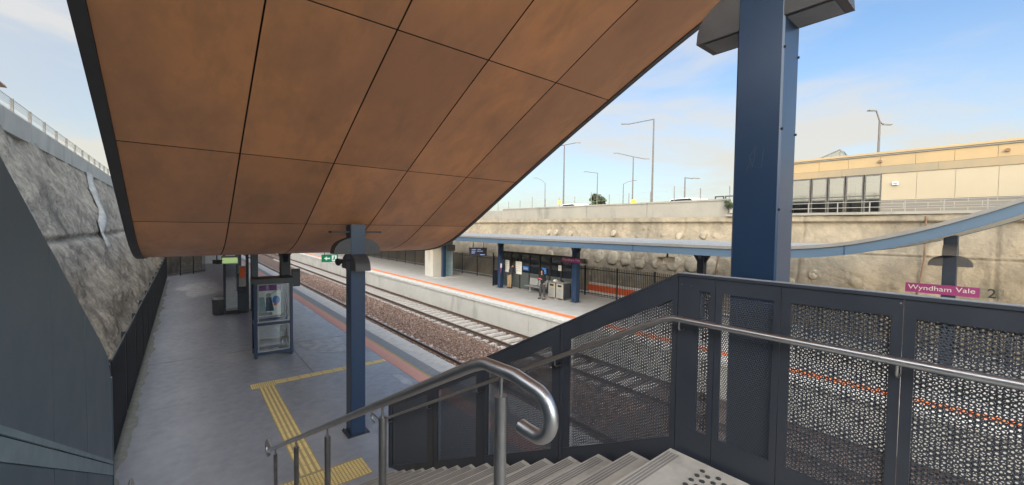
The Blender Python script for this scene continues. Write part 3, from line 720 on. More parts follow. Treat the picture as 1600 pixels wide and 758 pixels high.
for i, (a, b_) in enumerate(wins):
    y0, y1 = edges[i], edges[i+1]; f = MB(); x0, x1 = XP-.004, XP+.012; zb = lambda y: znos(y)-.28
    f.prism([(y0, ztop(y0)), (y1-.004, ztop(y1-.004)), (y1-.004, wtop(y1)), (y0, wtop(y0))], x0, x1, axis='x')
    f.prism([(y0, wbot(y0)), (y1-.004, wbot(y1)), (y1-.004, max(0, zb(y1))), (y0, zb(y0))], x0, x1, axis='x')
    f.prism([(y0, wtop(y0)), (a, wtop(a)), (a, wbot(a)), (y0, wbot(y0))], x0, x1, axis='x')
    f.prism([(b_, wtop(b_)), (y1-.004, wtop(y1-.004)), (y1-.004, wbot(y1-.004)), (b_, wbot(b_))], x0, x1, axis='x')
    f.build('frame', 'charcoal', tbal)
    perf('perforated_sheet', [(a, b_, wbot, wtop)], .0150, .0057, XP+.013, .0025, 'perf', tbal)
    perf('backing_sheet', [(a, b_, wbot, wtop)], .0235, .0098, XP+.055, .0025, 'perf_back', tbal, ang=R(30))
    q = MB(); q.box(XP-.010, XP+.07, y1-.05, y1-.012, max(0, zb(y1)), ztop(y1)-.02); q.build('post', 'charcoal', tbal)
q = MB(); q.prism([(NOS0, 3.9705), (6.88, ztop(6.88)+.003), (6.88, ztop(6.88)+.020), (NOS0, 3.9875)], XP-.012, XP+.07, axis='x'); q.build('top_rail', 'charcoal', tbal)
tl = empty('perforated_balustrade', (0, 0, 0), 0, 'dark perforated metal balustrade along the landing beside the tall navy column', 'balustrade', 'perforated balustrade sections')
lw_ = [(1.29, 1.365), (.90, 1.21), (.37, .81), (-.27, .28), (-.90, -.40), (-1.55, -1.0)]
ed = [1.515, 1.25, .86, .325, -.335, -.95, -1.62]
zl0, zl1 = 2.875, 3.875
for i, (a, b_) in enumerate(lw_):
    y1, y0 = ed[i], ed[i+1]; f = MB(); x0, x1 = XP-.004, XP+.012
    f.box(x0, x1, y0+.003, y1, zl1, 3.968); f.box(x0, x1, y0+.003, y1, 2.42, zl0); f.box(x0, x1, y0+.003, a, zl0, zl1); f.box(x0, x1, b_, y1, zl0, zl1); f.build('frame', 'charcoal', tl)
    perf('perforated_sheet', [(a, b_, lambda y: zl0, lambda y: zl1)], .0150, .0057, XP+.013, .0025, 'perf', tl)
    if i != 1: perf('backing_sheet', [(a, b_, lambda y: zl0, lambda y: zl1)], .0235, .0098, XP+.055, .0025, 'perf_back', tl, ang=R(30))
    q = MB(); q.box(XP+.014, XP+.07, y0+.01, y0+.05, 2.45, 3.965); q.build('post', 'charcoal', tl)
q = MB(); q.box(XP-.012, XP+.07, -1.62, NOS0-.002, 3.9705, 3.9875, 'charcoal'); q.box(XP-.0, XP+.068, -1.6, 1.5, 3.988, 3.990, 'dust_rail'); q.build('top_rail', 'charcoal', tl)
q = MB()
rb2 = random.Random(2)
for k in range(26):
    y_, z_ = rb2.uniform(-.3, 1.5), rb2.uniform(2.75, 3.97)
    if any(a < y_ < b_ for a, b_ in lw_) and z_ > 2.87 and z_ < 3.88: continue
    s_ = rb2.uniform(.0015, .004); q.box(XP-.0052, XP-.0041, y_-s_, y_+s_, z_-s_, z_+s_)
q.build('paint_chips', 'dust_rail', tl)

# ------------------------------------------------------------------ handrails
def rail_thing(lab, pts, r_, brackets=(), posts=(), grp=None):
    t = empty('handrail', (pts[0][0], pts[0][1], 0), 0, lab, 'handrail', grp)
    q = MB(); q.tube(pts, r_, n=20); adopt(q.build('tube', 'steel'), t)
    return t
def arc(c, r_, a0, a1, n, fn): return [fn(c, r_, R(a0+(a1-a0)*i/n)) for i in range(n+1)]
XC = 1.0; HB = 1.02
pts = []
# gooseneck at the landing end: level run, loops down and back under
yz = lambda c, r_, a: (XC, c[0]-r_*math.cos(a), c[1]+r_*math.sin(a))
pts += [(XC, 1.135, 3.565-.012)]
pts += arc((1.10, 3.645), .085, -70, 70, 14, yz)
pts = [p_ for p_ in pts]
pts = [(XC, 1.16, 3.56), (XC, 1.12, 3.557)]+arc((1.085, 3.642), .086, -80, 75, 16, yz)+[(XC, 1.20, 3.745), (XC, 1.40, 3.738), (XC, 1.44, 3.725)]
pts += [(XC, 1.50, 3.70), (XC, 6.95, .925), (XC, 7.02, .90), (XC, 7.22, .895)]
pts += [(XC, 7.30+.09*math.sin(R(a)), .805+.09*math.cos(R(a))) for a in range(0, 181, 18)]+[(XC, 7.22, .715)]
tc_ = rail_thing('stainless centre handrail of the stairs on posts, with a curled end', [(a_, b_2, c_-.02) for a_, b_2, c_ in pts], .0272, grp='stainless stair handrails')
for y_ in (1.29, 2.55, 3.86, 5.19, 6.60):
    zr = 3.73 if y_ < 1.45 else 3.70-(y_-1.5)*(3.70-.925)/5.45
    k = 0 if y_ < NOS0 else int((y_-NOS0)/GO)+1
    zf = 2.7-k*RISE
    q = MB(); q.tube([(XC, y_, zf), (XC, y_, zr-.115)], .0255, n=18); q.tube([(XC, y_, zr-.115), (XC, y_, zr-.02)], .008, n=8); q.tube([(XC, y_, zf), (XC, y_, zf+.012)], .055, n=18)
    adopt(q.build('post', 'steel_matt'), tc_)
def wallrail(x, lab, sgn, y_end=-1.5):
    zr = lambda y: 3.67-SL*1.012*(y-1.54) if y > 1.54 else 3.67
    pts = [(x, y_end, 3.67), (x, 1.50, 3.67), (x, 1.58, 3.645), (x, 7.0, zr(7.0)), (x, 7.1, zr(7.0)-.02), (x, 7.32, zr(7.0)-.02)]
    pts += [(x, 7.40+.07*math.sin(R(a)), zr(7.0)-.09+.07*math.cos(R(a))) for a in range(0, 181, 18)]+[(x, 7.33, zr(7.0)-.16)]
    t = rail_thing(lab, pts, .0215 if sgn > 0 else .025, grp='stainless stair handrails')
    for y_ in (-.95, -.33+.66, 1.46, 2.68, 3.98, 5.25, 6.7):
        z = zr(y_); q = MB()
        q.tube([(x, y_, z-.02), (x, y_, z-.065), (x+sgn*.02, y_, z-.085), (XP-.011 if sgn > 0 else -.657, y_, z-.085)], .007, n=8)
        adopt(q.build('bracket', 'steel'), t)
    return t
wallrail(2.72, 'stainless handrail fixed along the perforated balustrade', 1)
wallrail(-.585, 'stainless handrail at the left stair wall, only its lower end in view', -1)

# ------------------------------------------------------------------ left stair wall
tw = empty('stair_side_wall', (-.68, 5, 0), 0, 'dark blue grey steel side wall of the stairs at the left edge', 'wall')
zt_ = lambda y: 4.62-.545*(y-3.08)
ye = 6.64
panels = [(-2.0, 1.2), (1.2, 3.96), (3.96, 5.10), (5.10, ye)]
for a, b_ in panels:
    q = MB(); top = [(a+.004, zt_(a)), (b_-.004, zt_(b_))] if b_ < ye else [(a+.004, zt_(a)), (6.15, zt_(6.15)), (6.45, zt_(6.45)-.03), (b_, zt_(b_)-.24)]
    sb = lambda y: 3.30-.51*(y-2.96)
    q.prism(top+[(b_-.004, sb(b_)), (a+.004, sb(a))], -.72, -.68, axis='x'); adopt(q.build('panel', 'left_panel'), tw)
    q = MB(); q.prism([(a+.004, sb(a)-.135), (b_-.004, sb(b_)-.135), (b_-.004, sb(b_)-1.9), (a+.004, sb(a)-1.9)], -.72, -.684, axis='x'); adopt(q.build('lower_panel', 'left_panel'), tw)
q = MB(); a, b_ = -2.0, ye
q.prism([(a, sb(a)+.045), (b_, sb(b_)+.045), (b_, sb(b_)+.003), (a, sb(a)+.003)], -.6795, -.677, axis='x')
q.prism([(a, sb(a)-.008), (b_, sb(b_)-.008), (b_, sb(b_)-.13), (a, sb(a)-.13)], -.719, -.6795, axis='x'); adopt(q.build('pale_band', 'left_band'), tw)  # lighter painted band following the stair slope
q = MB(); q.box(-.735, -.675, ye+.002, ye+.05, 0, 2.47); adopt(q.build('end_post', 'left_panel'), tw)

# ------------------------------------------------------------------ canopy over platform 1
prof = [(-2.2, 8.52), (-1.0, 8.30), (0, 8.05), (1.5, 7.60), (3.0, 7.03), (4.29, 6.44), (5.3, 5.96), (6.69, 5.27), (7.7, 4.75), (8.5, 4.35), (9.3, 3.98), (10.2, 3.72), (11.2, 3.60), (12.5, 3.57), (16, 3.57), (60, 3.57), (120, 3.57)]
def smoothprof(pf, n=6):
    o = []
    for i in range(len(pf)-1):
        p0, p1, p2, p3 = pf[max(i-1, 0)], pf[i], pf[i+1], pf[min(i+2, len(pf)-1)]
        d1 = (p2[1]-p0[1])/(p2[0]-p0[0]); d2 = (p3[1]-p1[1])/(p3[0]-p1[0]); h = p2[0]-p1[0]
        for k in range(n):
            t = k/n; h00 = 2*t**3-3*t*t+1; h10 = t**3-2*t*t+t; h01 = -2*t**3+3*t*t; h11 = t**3-t*t
            o.append((p1[0]+h*t, h00*p1[1]+h10*h*d1+h01*p2[1]+h11*h*d2))
    return o+[pf[-1]]
sp = smoothprof(prof); PY = np.array([a for a, _ in sp]); PZ = np.array([b_ for _, b_ in sp])
zs = lambda y: float(np.interp(y, PY, PZ))
tca = empty('station_canopy', (2.4, 12, 0), 0, 'curved canopy with bronze brown panelled soffit sweeping down over the stairs', 'canopy')
X0, X1 = -.60, 5.50
seams = [-2.2, -.5, 1.9, 4.29, 6.69, 8.55, 11.2, 13.9]+[13.9+2.7*k for k in range(1, 30)]
cols = [X0+(X1-X0)*k/5 for k in range(6)]
q = MB(); gp = .009
for i in range(len(seams)-1):
    a, b_ = seams[i]+gp*.8, seams[i+1]-gp*.8; n = 14 if seams[i] < 14 else 1
    ys = [a+(b_-a)*k/n for k in range(n+1)]
    for c in range(5):
        xa, xb = cols[c]+(gp if c else 0), cols[c+1]-(gp if c < 4 else 0)
        v = [(x, y, zs(y)) for y in ys for x in (xa, xb)]+[(x, y, zs(y)+.03) for y in ys for x in (xa, xb)]
        m_ = 2*(n+1); f = [(2*k, 2*k+1, 2*k+3, 2*k+2) for k in range(n)]
        f += [(m_+2*k, m_+2*k+2, m_+2*k+3, m_+2*k+1) for k in range(n)]+[(2*k, 2*k+2, m_+2*k+2, m_+2*k) for k in range(n)]+[(2*k+1, m_+2*k+1, m_+2*k+3, 2*k+3) for k in range(n)]
        f += [(0, m_, m_+1, 1), (2*n, 2*n+1, m_+2*n+1, m_+2*n)]
        q.add(v, f[:n], smooth=True); q.add(v, f[n:], 'seam')
so_ = q.build('soffit', 'soffit', recalc=False); adopt(so_, tca)
mod = so_.modifiers.new('e', 'EDGE_SPLIT'); mod.split_angle = R(50)
def strip(q, xa, xb, lo, hi, m='_', ya=-2.3, yb=120):
    ks = [(y, z) for y, z in zip(PY, PZ) if ya <= y <= yb]
    q.add([(x, y, z+dz) for y, z in ks for x, dz in ((xa, lo), (xb, lo), (xb, hi), (xa, hi))],
          [(4*k+j, 4*k+(j+1) % 4, 4*k+4+(j+1) % 4, 4*k+4+j) for k in range(len(ks)-1) for j in range(4)]+[(3, 2, 1, 0), tuple(4*(len(ks)-1)+j for j in range(4))], m)
q = MB(); strip(q, X0, X1, .034, .33, 'seam'); adopt(q.build('roof_deck', 'seam'), tca)
q = MB(); strip(q, X0-.115, X0-.004, -.03, .42); adopt(q.build('edge_fascia', 'fascia'), tca)
q = MB(); strip(q, X1+.004, X1+.09, -.02, .42); adopt(q.build('edge_fascia', 'fascia'), tca)
q = MB(); strip(q, X0-.1, X1+.08, .43, .47); adopt(q.build('roof_sheet', 'roof_white'), tca)

# ------------------------------------------------------------------ columns
def hood(t, cy, z0, axis, half=.46, hgt=.33, wid=.146, dif=True):
    q = MB(); n = 18
    ar = [(half*math.cos(math.pi*i/n), z0+hgt*math.sin(math.pi*i/n)**.8) for i in range(n+1)]
    pr = ar; ax = 'x' if axis == 'x' else 'y'
    # thin shell: outer arch with end plates
    q.prism(pr, -wid, wid, axis=ax)
    h = q.build('light_hood', 'charcoal_hood', t)
    d_ = MB()
    if axis == 'x': d_.box(-wid+.03, wid-.03, -half+.05, half-.05, z0-.006, z0-.001)
    else: d_.box(-half+.05, half-.05, -wid+.03, wid-.03, z0-.006, z0-.001)
    d_.build('diffuser', 'strip_grey', h)
def column(x, y, top, lab, hoods=None, grp='navy canopy columns', flare=True, w=.15, mate='navy', plate=False):
    t = empty('canopy_column', (x, y, 0), 0, lab, 'column', grp)
    q = MB(); q.box(-w, w, -w, w, 0, top, bev=.012); q.build('shaft', mate, t)
    q = MB(); q.box(-w-.07, w+.07, -w-.07, w+.07, 0.001, .018)
    for sx_ in (-1, 1):
        for sy in (-1, 1): q.tube([(sx_*(w+.04), sy*(w+.04), .018), (sx_*(w+.04), sy*(w+.04), .045)], .014, n=6)
    q.build('base_plate', 'charcoal', t)
    if flare:
        q = MB()
        for s_ in (-1, 1): q.prism([(s_*(w+.001), top-.55), (s_*(w+.30), top-.05), (s_*(w+.001), top-.05)], -.06, .06, axis='x' if False else 'x'); q.prism([(s_*(w+.001), top-.35), (s_*(w+.22), top-.05), (s_*(w+.001), top-.05)], -.06, .06, axis='y')
        q.build('bracket', 'navy_dark', t)
    if plate:
        q = MB(); q.box(-.52, .52, -.12, .12, top-.075, top-.02); q.prism([(-.52, top-.02), (-.2, top+.10), (.2, top+.10), (.52, top-.02)], -.10, .10, axis='y'); q.build('head_plate', 'navy_dark', t)
    if hoods:
        hood(t, y, hoods[0], 'x'); hood(t, y, hoods[1], 'y')
    return t
column(2.76, 8.50, 4.33, 'navy steel column standing just beyond the foot of the stairs', (3.41, 3.74), flare=False, plate=False)
t = [o for o in COL.objects if o.name.startswith('canopy_column')][-1]
q = MB(); q.box(-.50, -.151, -.10, .10, 4.16, 4.19); q.box(.151, .50, -.10, .10, 4.16, 4.19); q.build('head_plate', 'black', t)
big = column(3.31, 1.16, 8.0, 'tall navy column rising close behind the landing balustrade', (5.76, 6.2), flare=False)
q = MB()
for k in range(14):
    for yy in (-.135, .135): q.tube([(yy*1.02, -.1505, .6+k*.55), (yy*1.02, -.158, .6+k*.55)], .009, n=6)
q.build('bolts', 'black', big)
q = MB()
for a, b_ in (((-.045, 4.93), (.0, 5.0)), ((0, 5.0), (-.02, 4.86)), ((-.05, 4.86), (.03, 4.85)), ((.05, 4.98), (.035, 4.84)), ((-.07, 4.80), (-.03, 4.92)), ((-.045, 4.93), (-.02, 4.86))):
    q.tube([(-.1507, -a[0], a[1]-.10), (-.1507, -b_[0], b_[1]-.10)], .0012, n=4)
q.build('scratches', 'scratch', big)
column(2.76, 16.0, 3.57, 'dark column standing behind the glazed display case', None, mate='navy_dark')
column(2.76, 23.9, 3.57, 'navy column beside the ticket kiosk', None)
column(2.76, 31.4, 3.57, 'distant navy column beyond the ticket kiosk', None)
column(17.85, 1.12, 4.25, 'navy column of the far canopy carrying a domed light hood at the right', (3.33, 3.66), flare=False, mate='navy_dark')
column(17.85, 8.6, 3.40, 'dark flared column of the far canopy left of the tall navy column', mate='navy_dark')
column(17.85, 16.0, 3.40, 'blue column of the far canopy beside the litter bins', w=.17)
column(17.75, 23.1, 3.40, 'navy column of the far canopy beside the person in tan trousers')
column(17.4, 30.7, 3.40, 'slim navy column in front of the pale lift block')

# ------------------------------------------------------------------ canopy over platform 2
prof2 = [(-9, 9.2), (-5, 7.25), (-2, 5.72), (-.17, 4.78), (1.0, 4.26), (1.95, 3.93), (3.0, 3.66), (4.2, 3.50), (5.5, 3.43), (7, 3.41), (12, 3.40), (60, 3.36), (110, 3.36)]
sp2 = smoothprof(prof2); PY2 = np.array([a for a, _ in sp2]); PZ2 = np.array([b_ for _, b_ in sp2])
def strip2(q, xa, xb, lo, hi, m='_', lo2=None, hi2=None):
    lo2 = lo if lo2 is None else lo2; hi2 = hi if hi2 is None else hi2
    ks = list(zip(PY2, PZ2))
    q.add([(x, y, z+dz) for y, z in ks for x, dz in ((xa, lo), (xb, lo2), (xb, hi2), (xa, hi))],
          [(4*k+j, 4*k+(j+1) % 4, 4*k+4+(j+1) % 4, 4*k+4+j) for k in range(len(ks)-1) for j in range(4)]+[(3, 2, 1, 0), tuple(4*(len(ks)-1)+j for j in range(4))], m)
tc2 = empty('station_canopy', (17.9, 12, 0), 0, 'long blue edged canopy over the far platform, curving upward at the right', 'canopy')
q = MB(); strip2(q, 14.55, 14.67, 0, .26); strip2(q, 14.53, 14.72, -.012, -.001); adopt(q.build('edge_beam', 'beam_blue'), tc2)
q = MB(); strip2(q, 14.50, 14.70, .262, .36); adopt(q.build('gutter', 'gutter'), tc2)
q = MB(); strip2(q, 21.05, 21.15, 0, .30); adopt(q.build('edge_beam', 'beam_blue'), tc2)
q = MB(); strip2(q, 14.72, 21.1, .31, .335, hi2=.365, lo2=.34)
# roof ribs
for x in np.arange(15.0, 21.0, .33): strip2(q, x, x+.035, .336+(x-14.7)*.0047, .362+(x-14.7)*.0047)
adopt(q.build('roof_sheet', 'roof_white'), tc2)
q = MB(); strip2(q, 14.72, 21.04, .02, .05); adopt(q.build('soffit', 'precast'), tc2)  # underside made pale to bounce light onto the platform floor
q = MB()
for y_ in (2.95, 9.9, 17.0): q.box(14.535, 14.549, y_, y_+.02, float(np.interp(y_, PY2, PZ2))+.0, float(np.interp(y_, PY2, PZ2))+.26)
adopt(q.build('splice_joint', 'navy'), tc2)

# ------------------------------------------------------------------ signs
def station_sign(y, z, lab, s=1.0):
    t = empty('station_sign', (17.68, y, z), 0, lab, 'station sign', 'station name signs')
    q = MB(); q.box(-.03, .0, -.02, 1.52, -.145, .145); q.build('name_panel', 'magenta', t)
    q = MB(); q.box(-.02, .0, -.46, -.025, -.145, .145); q.build('number_panel', 'pane', t)
    text('station_name', 'Wyndham', .20, 'text_white', t, Matrix.Translation((-.033, .99, 0.012)) @ FACE_NX @ Matrix.Diagonal((1.12, 1, 1, 1)))
    text('station_name', 'Vale', .20, 'text_white', t, Matrix.Translation((-.033, .255, 0.029)) @ FACE_NX @ Matrix.Diagonal((1.12, 1, 1, 1)))
    text('platform_number', '2', .36, 'text_dark', t, Matrix.Translation((-.023, -.24, 0)) @ FACE_NX)
    return t
station_sign(.52, 2.615, 'magenta Wyndham Vale sign with number 2 on the column at the right')
station_sign(15.45, 2.46, 'small distant magenta Wyndham Vale sign above the litter bins')
t = empty('exit_sign', (3.45, 13.0, 3.31), 0, 'green illuminated exit sign hanging left of the navy column', 'exit sign')
q = MB(); q.box(-.23, .23, -.03, .03, -.11, .11); q.build('sign_box', 'exit_green', t)
q = MB(); q.prism([(-.17, .0), (-.09, .06), (-.09, .02), (.0, .02), (.0, -.02), (-.09, -.02), (-.09, -.06)], -.034, -.031, axis='y')
q.box(.05, .19, -.034, -.031, -.09, .09); q.build('pictogram', 'exit_white', t)
q = MB(); q.prism([(.12+.017*math.cos(a), .06+.017*math.sin(a)) for a in np.arange(0, 6.2, .7)], -.037, -.035, axis='y'); q.prism([(.10, .04), (.145, .035), (.13, -.01), (.165, -.07), (.145, -.075), (.115, -.02), (.085, -.07), (.065, -.06), (.10, 0)], -.037, -.035, axis='y'); q.build('running_figure', 'exit_green', t)
q = MB(); q.tube([(-.15, 0, .11), (-.15, 0, .27)], .008, n=6); q.tube([(.15, 0, .11), (.15, 0, .27)], .008, n=6); q.build('hanger', 'black', t)
def cctv(loc, lab, m, grp, rz=0, drop=.3, s=1):
    t = empty('security_camera', loc, rz, lab, 'security camera', grp)
    q = MB(); q.tube([(0, 0, 0), (0, 0, -drop)], .02*s, n=8); q.tube([(0, 0, 0), (0, 0, -.02)], .06*s, n=10); q.build('stem', 'black', t)
    q = MB(); q.box(-.09*s, .09*s, -.22*s, .16*s, -drop-.13*s, -drop, bev=.02*s); q.build('housing', m, t)
    q = MB(); q.box(-.10*s, .10*s, -.27*s, .17*s, -drop+.002, -drop+.014); q.tube([(0, -.22*s, -drop-.065*s), (0, -.25*s, -drop-.065*s)], .05*s, n=12); q.build('sun_shield', m, t)
cctv((.76, 14.6, 3.57), 'black security camera hanging under the left side of the soffit', 'black', 'security cameras', R(20), .33, .75)
cctv((16.2, 9.3, 3.42), 'beige security camera hanging from the far canopy edge', 'beige', 'security cameras', R(-100), .30, 1.9)
t = empty('loudspeaker', (2.50, 8.34, 3.62), 0, 'small dark loudspeaker on the side of the navy column near the exit sign', 'loudspeaker')
q = MB(); q.tube([(.1, 0, 0), (-.08, -.02, -.01)], .02, n=6); q.tube([(-.06, -.02, -.01), (-.16, -.08, -.03)], [.035, .075], n=12); q.build('horn', 'black', t)
t = empty('departure_display', (17.1, 25.0, 2.50), R(-20), 'dark departure screen hanging from the far canopy', 'display')
q = MB(); q.box(-.70, .62, -.12, .12, -.32, .30, bev=.02); q.build('housing', 'screen', t)
q = MB(); rb3 = random.Random(4)
for z, segs in ((.18, ((-.55, -.2), (-.1, .15))), (.05, ((-.55, -.25), (-.15, .3))), (-.08, ((-.55, -.3),)), (-.22, ((.1, .45),))):
    for a, b_ in segs: q.box(a, b_, -.124, -.121, z-.02, z+.02)
q.build('screen_lines', 'screen_text', t)
q = MB()
for x in (-.4, .4): q.tube([(x, 0, .3), (x, 0, .88)], .025, n=8)
q.build('hanger', 'black', t)

# ------------------------------------------------------------------ platform 1 furniture
t = empty('display_case', (1.72, 15.05, 0), R(-2), 'tall navy framed glass display case standing on the near platform', 'display case')
W_, D_, H_ = 1.10, .80, 2.56
for x in (0, W_-.09):
    for y in (0, D_-.09):
        q = MB(); q.box(x, x+.09, y, y+.09, .03, H_-.16, bev=.008); q.box(x+.02, x+.07, y+.02, y+.07, 0, .03, 'black'); q.build('post', 'navy', t)
q = MB()
for z in (.10, 1.05):
    q.box(.091, W_-.091, .01, .08, z, z+.09); q.box(.091, W_-.091, D_-.08, D_-.01, z, z+.09); q.box(.01, .08, .091, D_-.091, z, z+.09); q.box(W_-.08, W_-.01, .091, D_-.091, z, z+.09)
q.build('rail', 'navy', t)
q = MB(); q.box(-.03, W_+.03, -.03, D_+.03, H_-.16, H_); q.build('top', 'charcoal', t)
for nm, z0, z1 in (('upper', 1.15, H_-.17), ('lower', .20, 1.04)):
    f = MB(); a = .10; b_ = W_-.10
    f.box(a, a+.03, -.005, .02, z0, z1); f.box(b_-.03, b_, -.005, .02, z0, z1); f.box(a+.03, b_-.03, -.005, .02, z1-.03, z1); f.box(a+.03, b_-.03, -.005, .02, z0, z0+.03)
    f = f.build('glazing_trim', 'galv', t); v = MB(); v.box(a+.031, b_-.031, .004, .01, z0+.031, z1-.031); v.build('pane', 'pane', f)
    v = MB(); v.box(.04, .046, .10, D_-.10, z0, z1); v.build('side_pane', 'pane', t)
    v = MB(); v.box(W_-.046, W_-.04, .10, D_-.10, z0, z1); v.build('side_pane', 'pane', t)
    v = MB(); v.box(.1, W_-.1, D_-.046, D_-.04, z0, z1); v.build('side_pane', 'pane', t)
q = MB(); x0, x1 = .14, .80
q.box(x0, x1, .40, .42, 1.28, 2.35, 'paper'); q.box(x0, x1, .392, .399, 2.12, 2.35, 'purple')
def disc(q, cx, cz, r_, y, m, sx_=1): q.prism([(cx+r_*sx_*math.cos(a*math.pi/8), cz+r_*math.sin(a*math.pi/8)) for a in range(16)], y, y+.004, m, axis='y')
disc(q, .24, 2.0, .07, .39, 'paint_white'); q.prism([(.16, 1.92), (.32, 1.92), (.36, 1.55), (.40, 1.40), (.16, 1.40)], .39, .395, 'left_band', axis='y')
disc(q, .44, 1.97, .075, .388, 'galv'); q.prism([(.37, 1.90), (.52, 1.90), (.56, 1.66), (.60, 1.44), (.36, 1.44)], .388, .3925, 'navy', axis='y')
disc(q, .66, 1.80, .14, .389, 'sign_blue', .8); disc(q, .64, 1.66, .05, .384, 'orange_plastic'); q.box(.16, .55, .386, .3895, 1.30, 1.40, 'strip_grey')
q.prism([(.50, 2.02), (.74, 2.16), (.75, 2.14), (.52, 2.0)], .383, .3875, 'text_white', axis='y')
q.build('poster', 'paper', t)

t = empty('ticket_kiosk', (1.45, 23.4, 0), R(-4), 'dark ticket kiosk with a pale green lit panel on top', 'ticket kiosk')
for x, y in ((0, 0), (.92, 0), (0, .9), (.92, .9)):
    q = MB(); q.box(x, x+.10, y, y+.10, 0.03, 2.9); q.build('post', 'navy_dark', t)
q = MB(); q.box(-.06, .60, -.10, .10, 2.42, 2.80); q.box(-.03, 1.05, .11, 1.02, 2.9, 2.98); q.build('sign_box', 'galv', t)
q = MB(); q.box(-.03, .57, -.106, -.101, 2.46, 2.72); q.build('lit_panel', 'lit_box', t)
q = MB(); q.box(.10, .55, .02, .04, .2, 2.4); q.build('glass_panel', 'pane_dark', t)
q = MB(); q.box(.56, 1.02, .12, .85, .12, 1.9, bev=.02); q.box(.56, .91, .02, .11, .12, .95); q.build('machine_body', 'navy_dark', t)
q = MB(); q.box(.64, .86, .006, .0195, 1.35, 1.62, 'galv'); q.box(.64, .86, .006, .0195, 1.72, 2.25, 'orange_plastic'); q.box(.61, .90, .02, .119, 1.3, 2.3, 'galv'); q.build('notice', 'galv', t)
q = MB(); q.box(.02, 1.0, .02, 1.0, .03, .12); q.build('plinth', 'black', t)
t = empty('litter_bin', (1.28, 23.6, 0), 0, 'squat grey litter bin at the left foot of the ticket kiosk', 'litter bin')
q = MB(); q.tube([(0, 0, 0), (0, 0, .05), (0, 0, .75)], [.20, .24, .27], n=18); q.build('body', 'charcoal_hood', t)
q = MB(); q.tube([(0, 0, .751), (0, 0, .80), (0, 0, .90)], [.285, .28, .12], n=18); q.build('lid', 'galv', t)
t = empty('notice_board', (3.18, 15.85, 2.35), 0, 'small dark notice box fixed to the column behind the display case', 'notice board')
q = MB(); q.box(-.25, .02, -.05, .05, -.20, .42); q.build('board', 'navy_dark', t); q = MB(); q.box(-.22, -.01, -.055, -.051, -.16, .30); q.build('edge_notice', 'charcoal', t)

# ------------------------------------------------------------------ far platform furniture
t = empty('lift_block', (16.65, 31.2, 0), 0, 'pale grey and blue lift block on the far platform behind a slim column', 'lift block')
q = MB(); q.box(0, .9, 0, 1.5, 0, 1.1, 'precast'); q.box(0, .9, 0, 1.5, 1.11, 3.35, 'precast'); q.build('pale_wall', 'precast', t)
q = MB(); q.box(.91, 1.95, .02, 1.6, 0, 3.35, 'left_band'); q.build('blue_wall', 'left_band', t)
q = MB(); q.box(1.4, 2.1, -.12, .02, 2.2, 2.75); q.build('sign_panel', 'alu', t)
q = MB(); q.box(-.1, 2.2, -1.3, -.05, .001, .03); q.build('door_apron', 'coping', t)
t = empty('waiting_shelter', (18.62, 16.9, 0), 0, 'dark glazed waiting shelter wall with notices on the far platform', 'waiting shelter')
LY = 7.1; q = MB(); q.box(0, .06, 0, LY, .05, 1.18); q.build('solid_panel', 'shelter_grey', t)
for i in range(8):
    q = MB(); y = i*LY/7; q.box(-.02, .08, y-.05, y+.05, .0, 2.46); q.build('mullion', 'black', t)
q = MB(); q.box(-.04, .10, -.05, LY+.05, 2.465, 2.58); q.build('head_beam', 'black', t)
for i in range(7):
    q = MB(); y = i*LY/7; q.box(.025, .035, y+.05, y+LY/7-.05, 1.18, 2.46); q.build('pane', 'pane_dark', t)
q = MB(); q.box(-.9, -.03, LY-.02, LY+.02, .05, 1.18, 'navy_dark'); q.box(-.9, -.84, LY-.03, LY+.03, 0, 2.46, 'black'); q.build('return_panel', 'black', t)
Yq = 16.9
for a, b_, z0, z1, m in ((23.15, 23.62, 1.05, 1.93, 'paper'), (21.75, 22.4, 1.02, 1.92, 'paper'), (21.02, 21.6, 1.36, 1.64, 'sign_blue'), (19.25, 19.66, 1.28, 1.68, 'sign_blue'), (17.88, 18.13, 1.62, 1.96, 'paper')):
    q = MB(); q.box(-.045, -.022, a-Yq, b_-Yq, z0, z1, m)
    if m == 'paper':
        for k in range(5): q.box(-.047, -.0455, a-Yq+.05, b_-Yq-.06, z1-.12-k*(z1-z0)/6.5, z1-.10-k*(z1-z0)/6.5, 'strip_grey')
    else: q.box(-.047, -.0455, a-Yq+.08, b_-Yq-.08, (z0+z1)/2-.03, (z0+z1)/2+.03, 'text_white')
    q.build('notice', m, t)
t = empty('platform_bench', (17.75, 18.75, 0), 0, 'silver metal bench in front of the far waiting shelter', 'bench')
q = MB()
for i in range(5): q.box(.0+.09*i, .075+.09*i, 0, 1.75, .44, .465)
q.build('seat', 'galv', t)
q = MB(); 
for i in range(2): q.prism([(.46, .50), (.485, .50), (.56, .95), (.535, .95)], .03+.88*i, .84+.88*i, axis='y')
q.build('backrest', 'galv', t)
for y in (.35, 1.4):
    q = MB(); q.box(.18, .26, y-.03, y+.03, 0, .44); q.box(.05, .42, y-.03, y+.03, 0.001, .02); q.build('leg', 'galv', t)
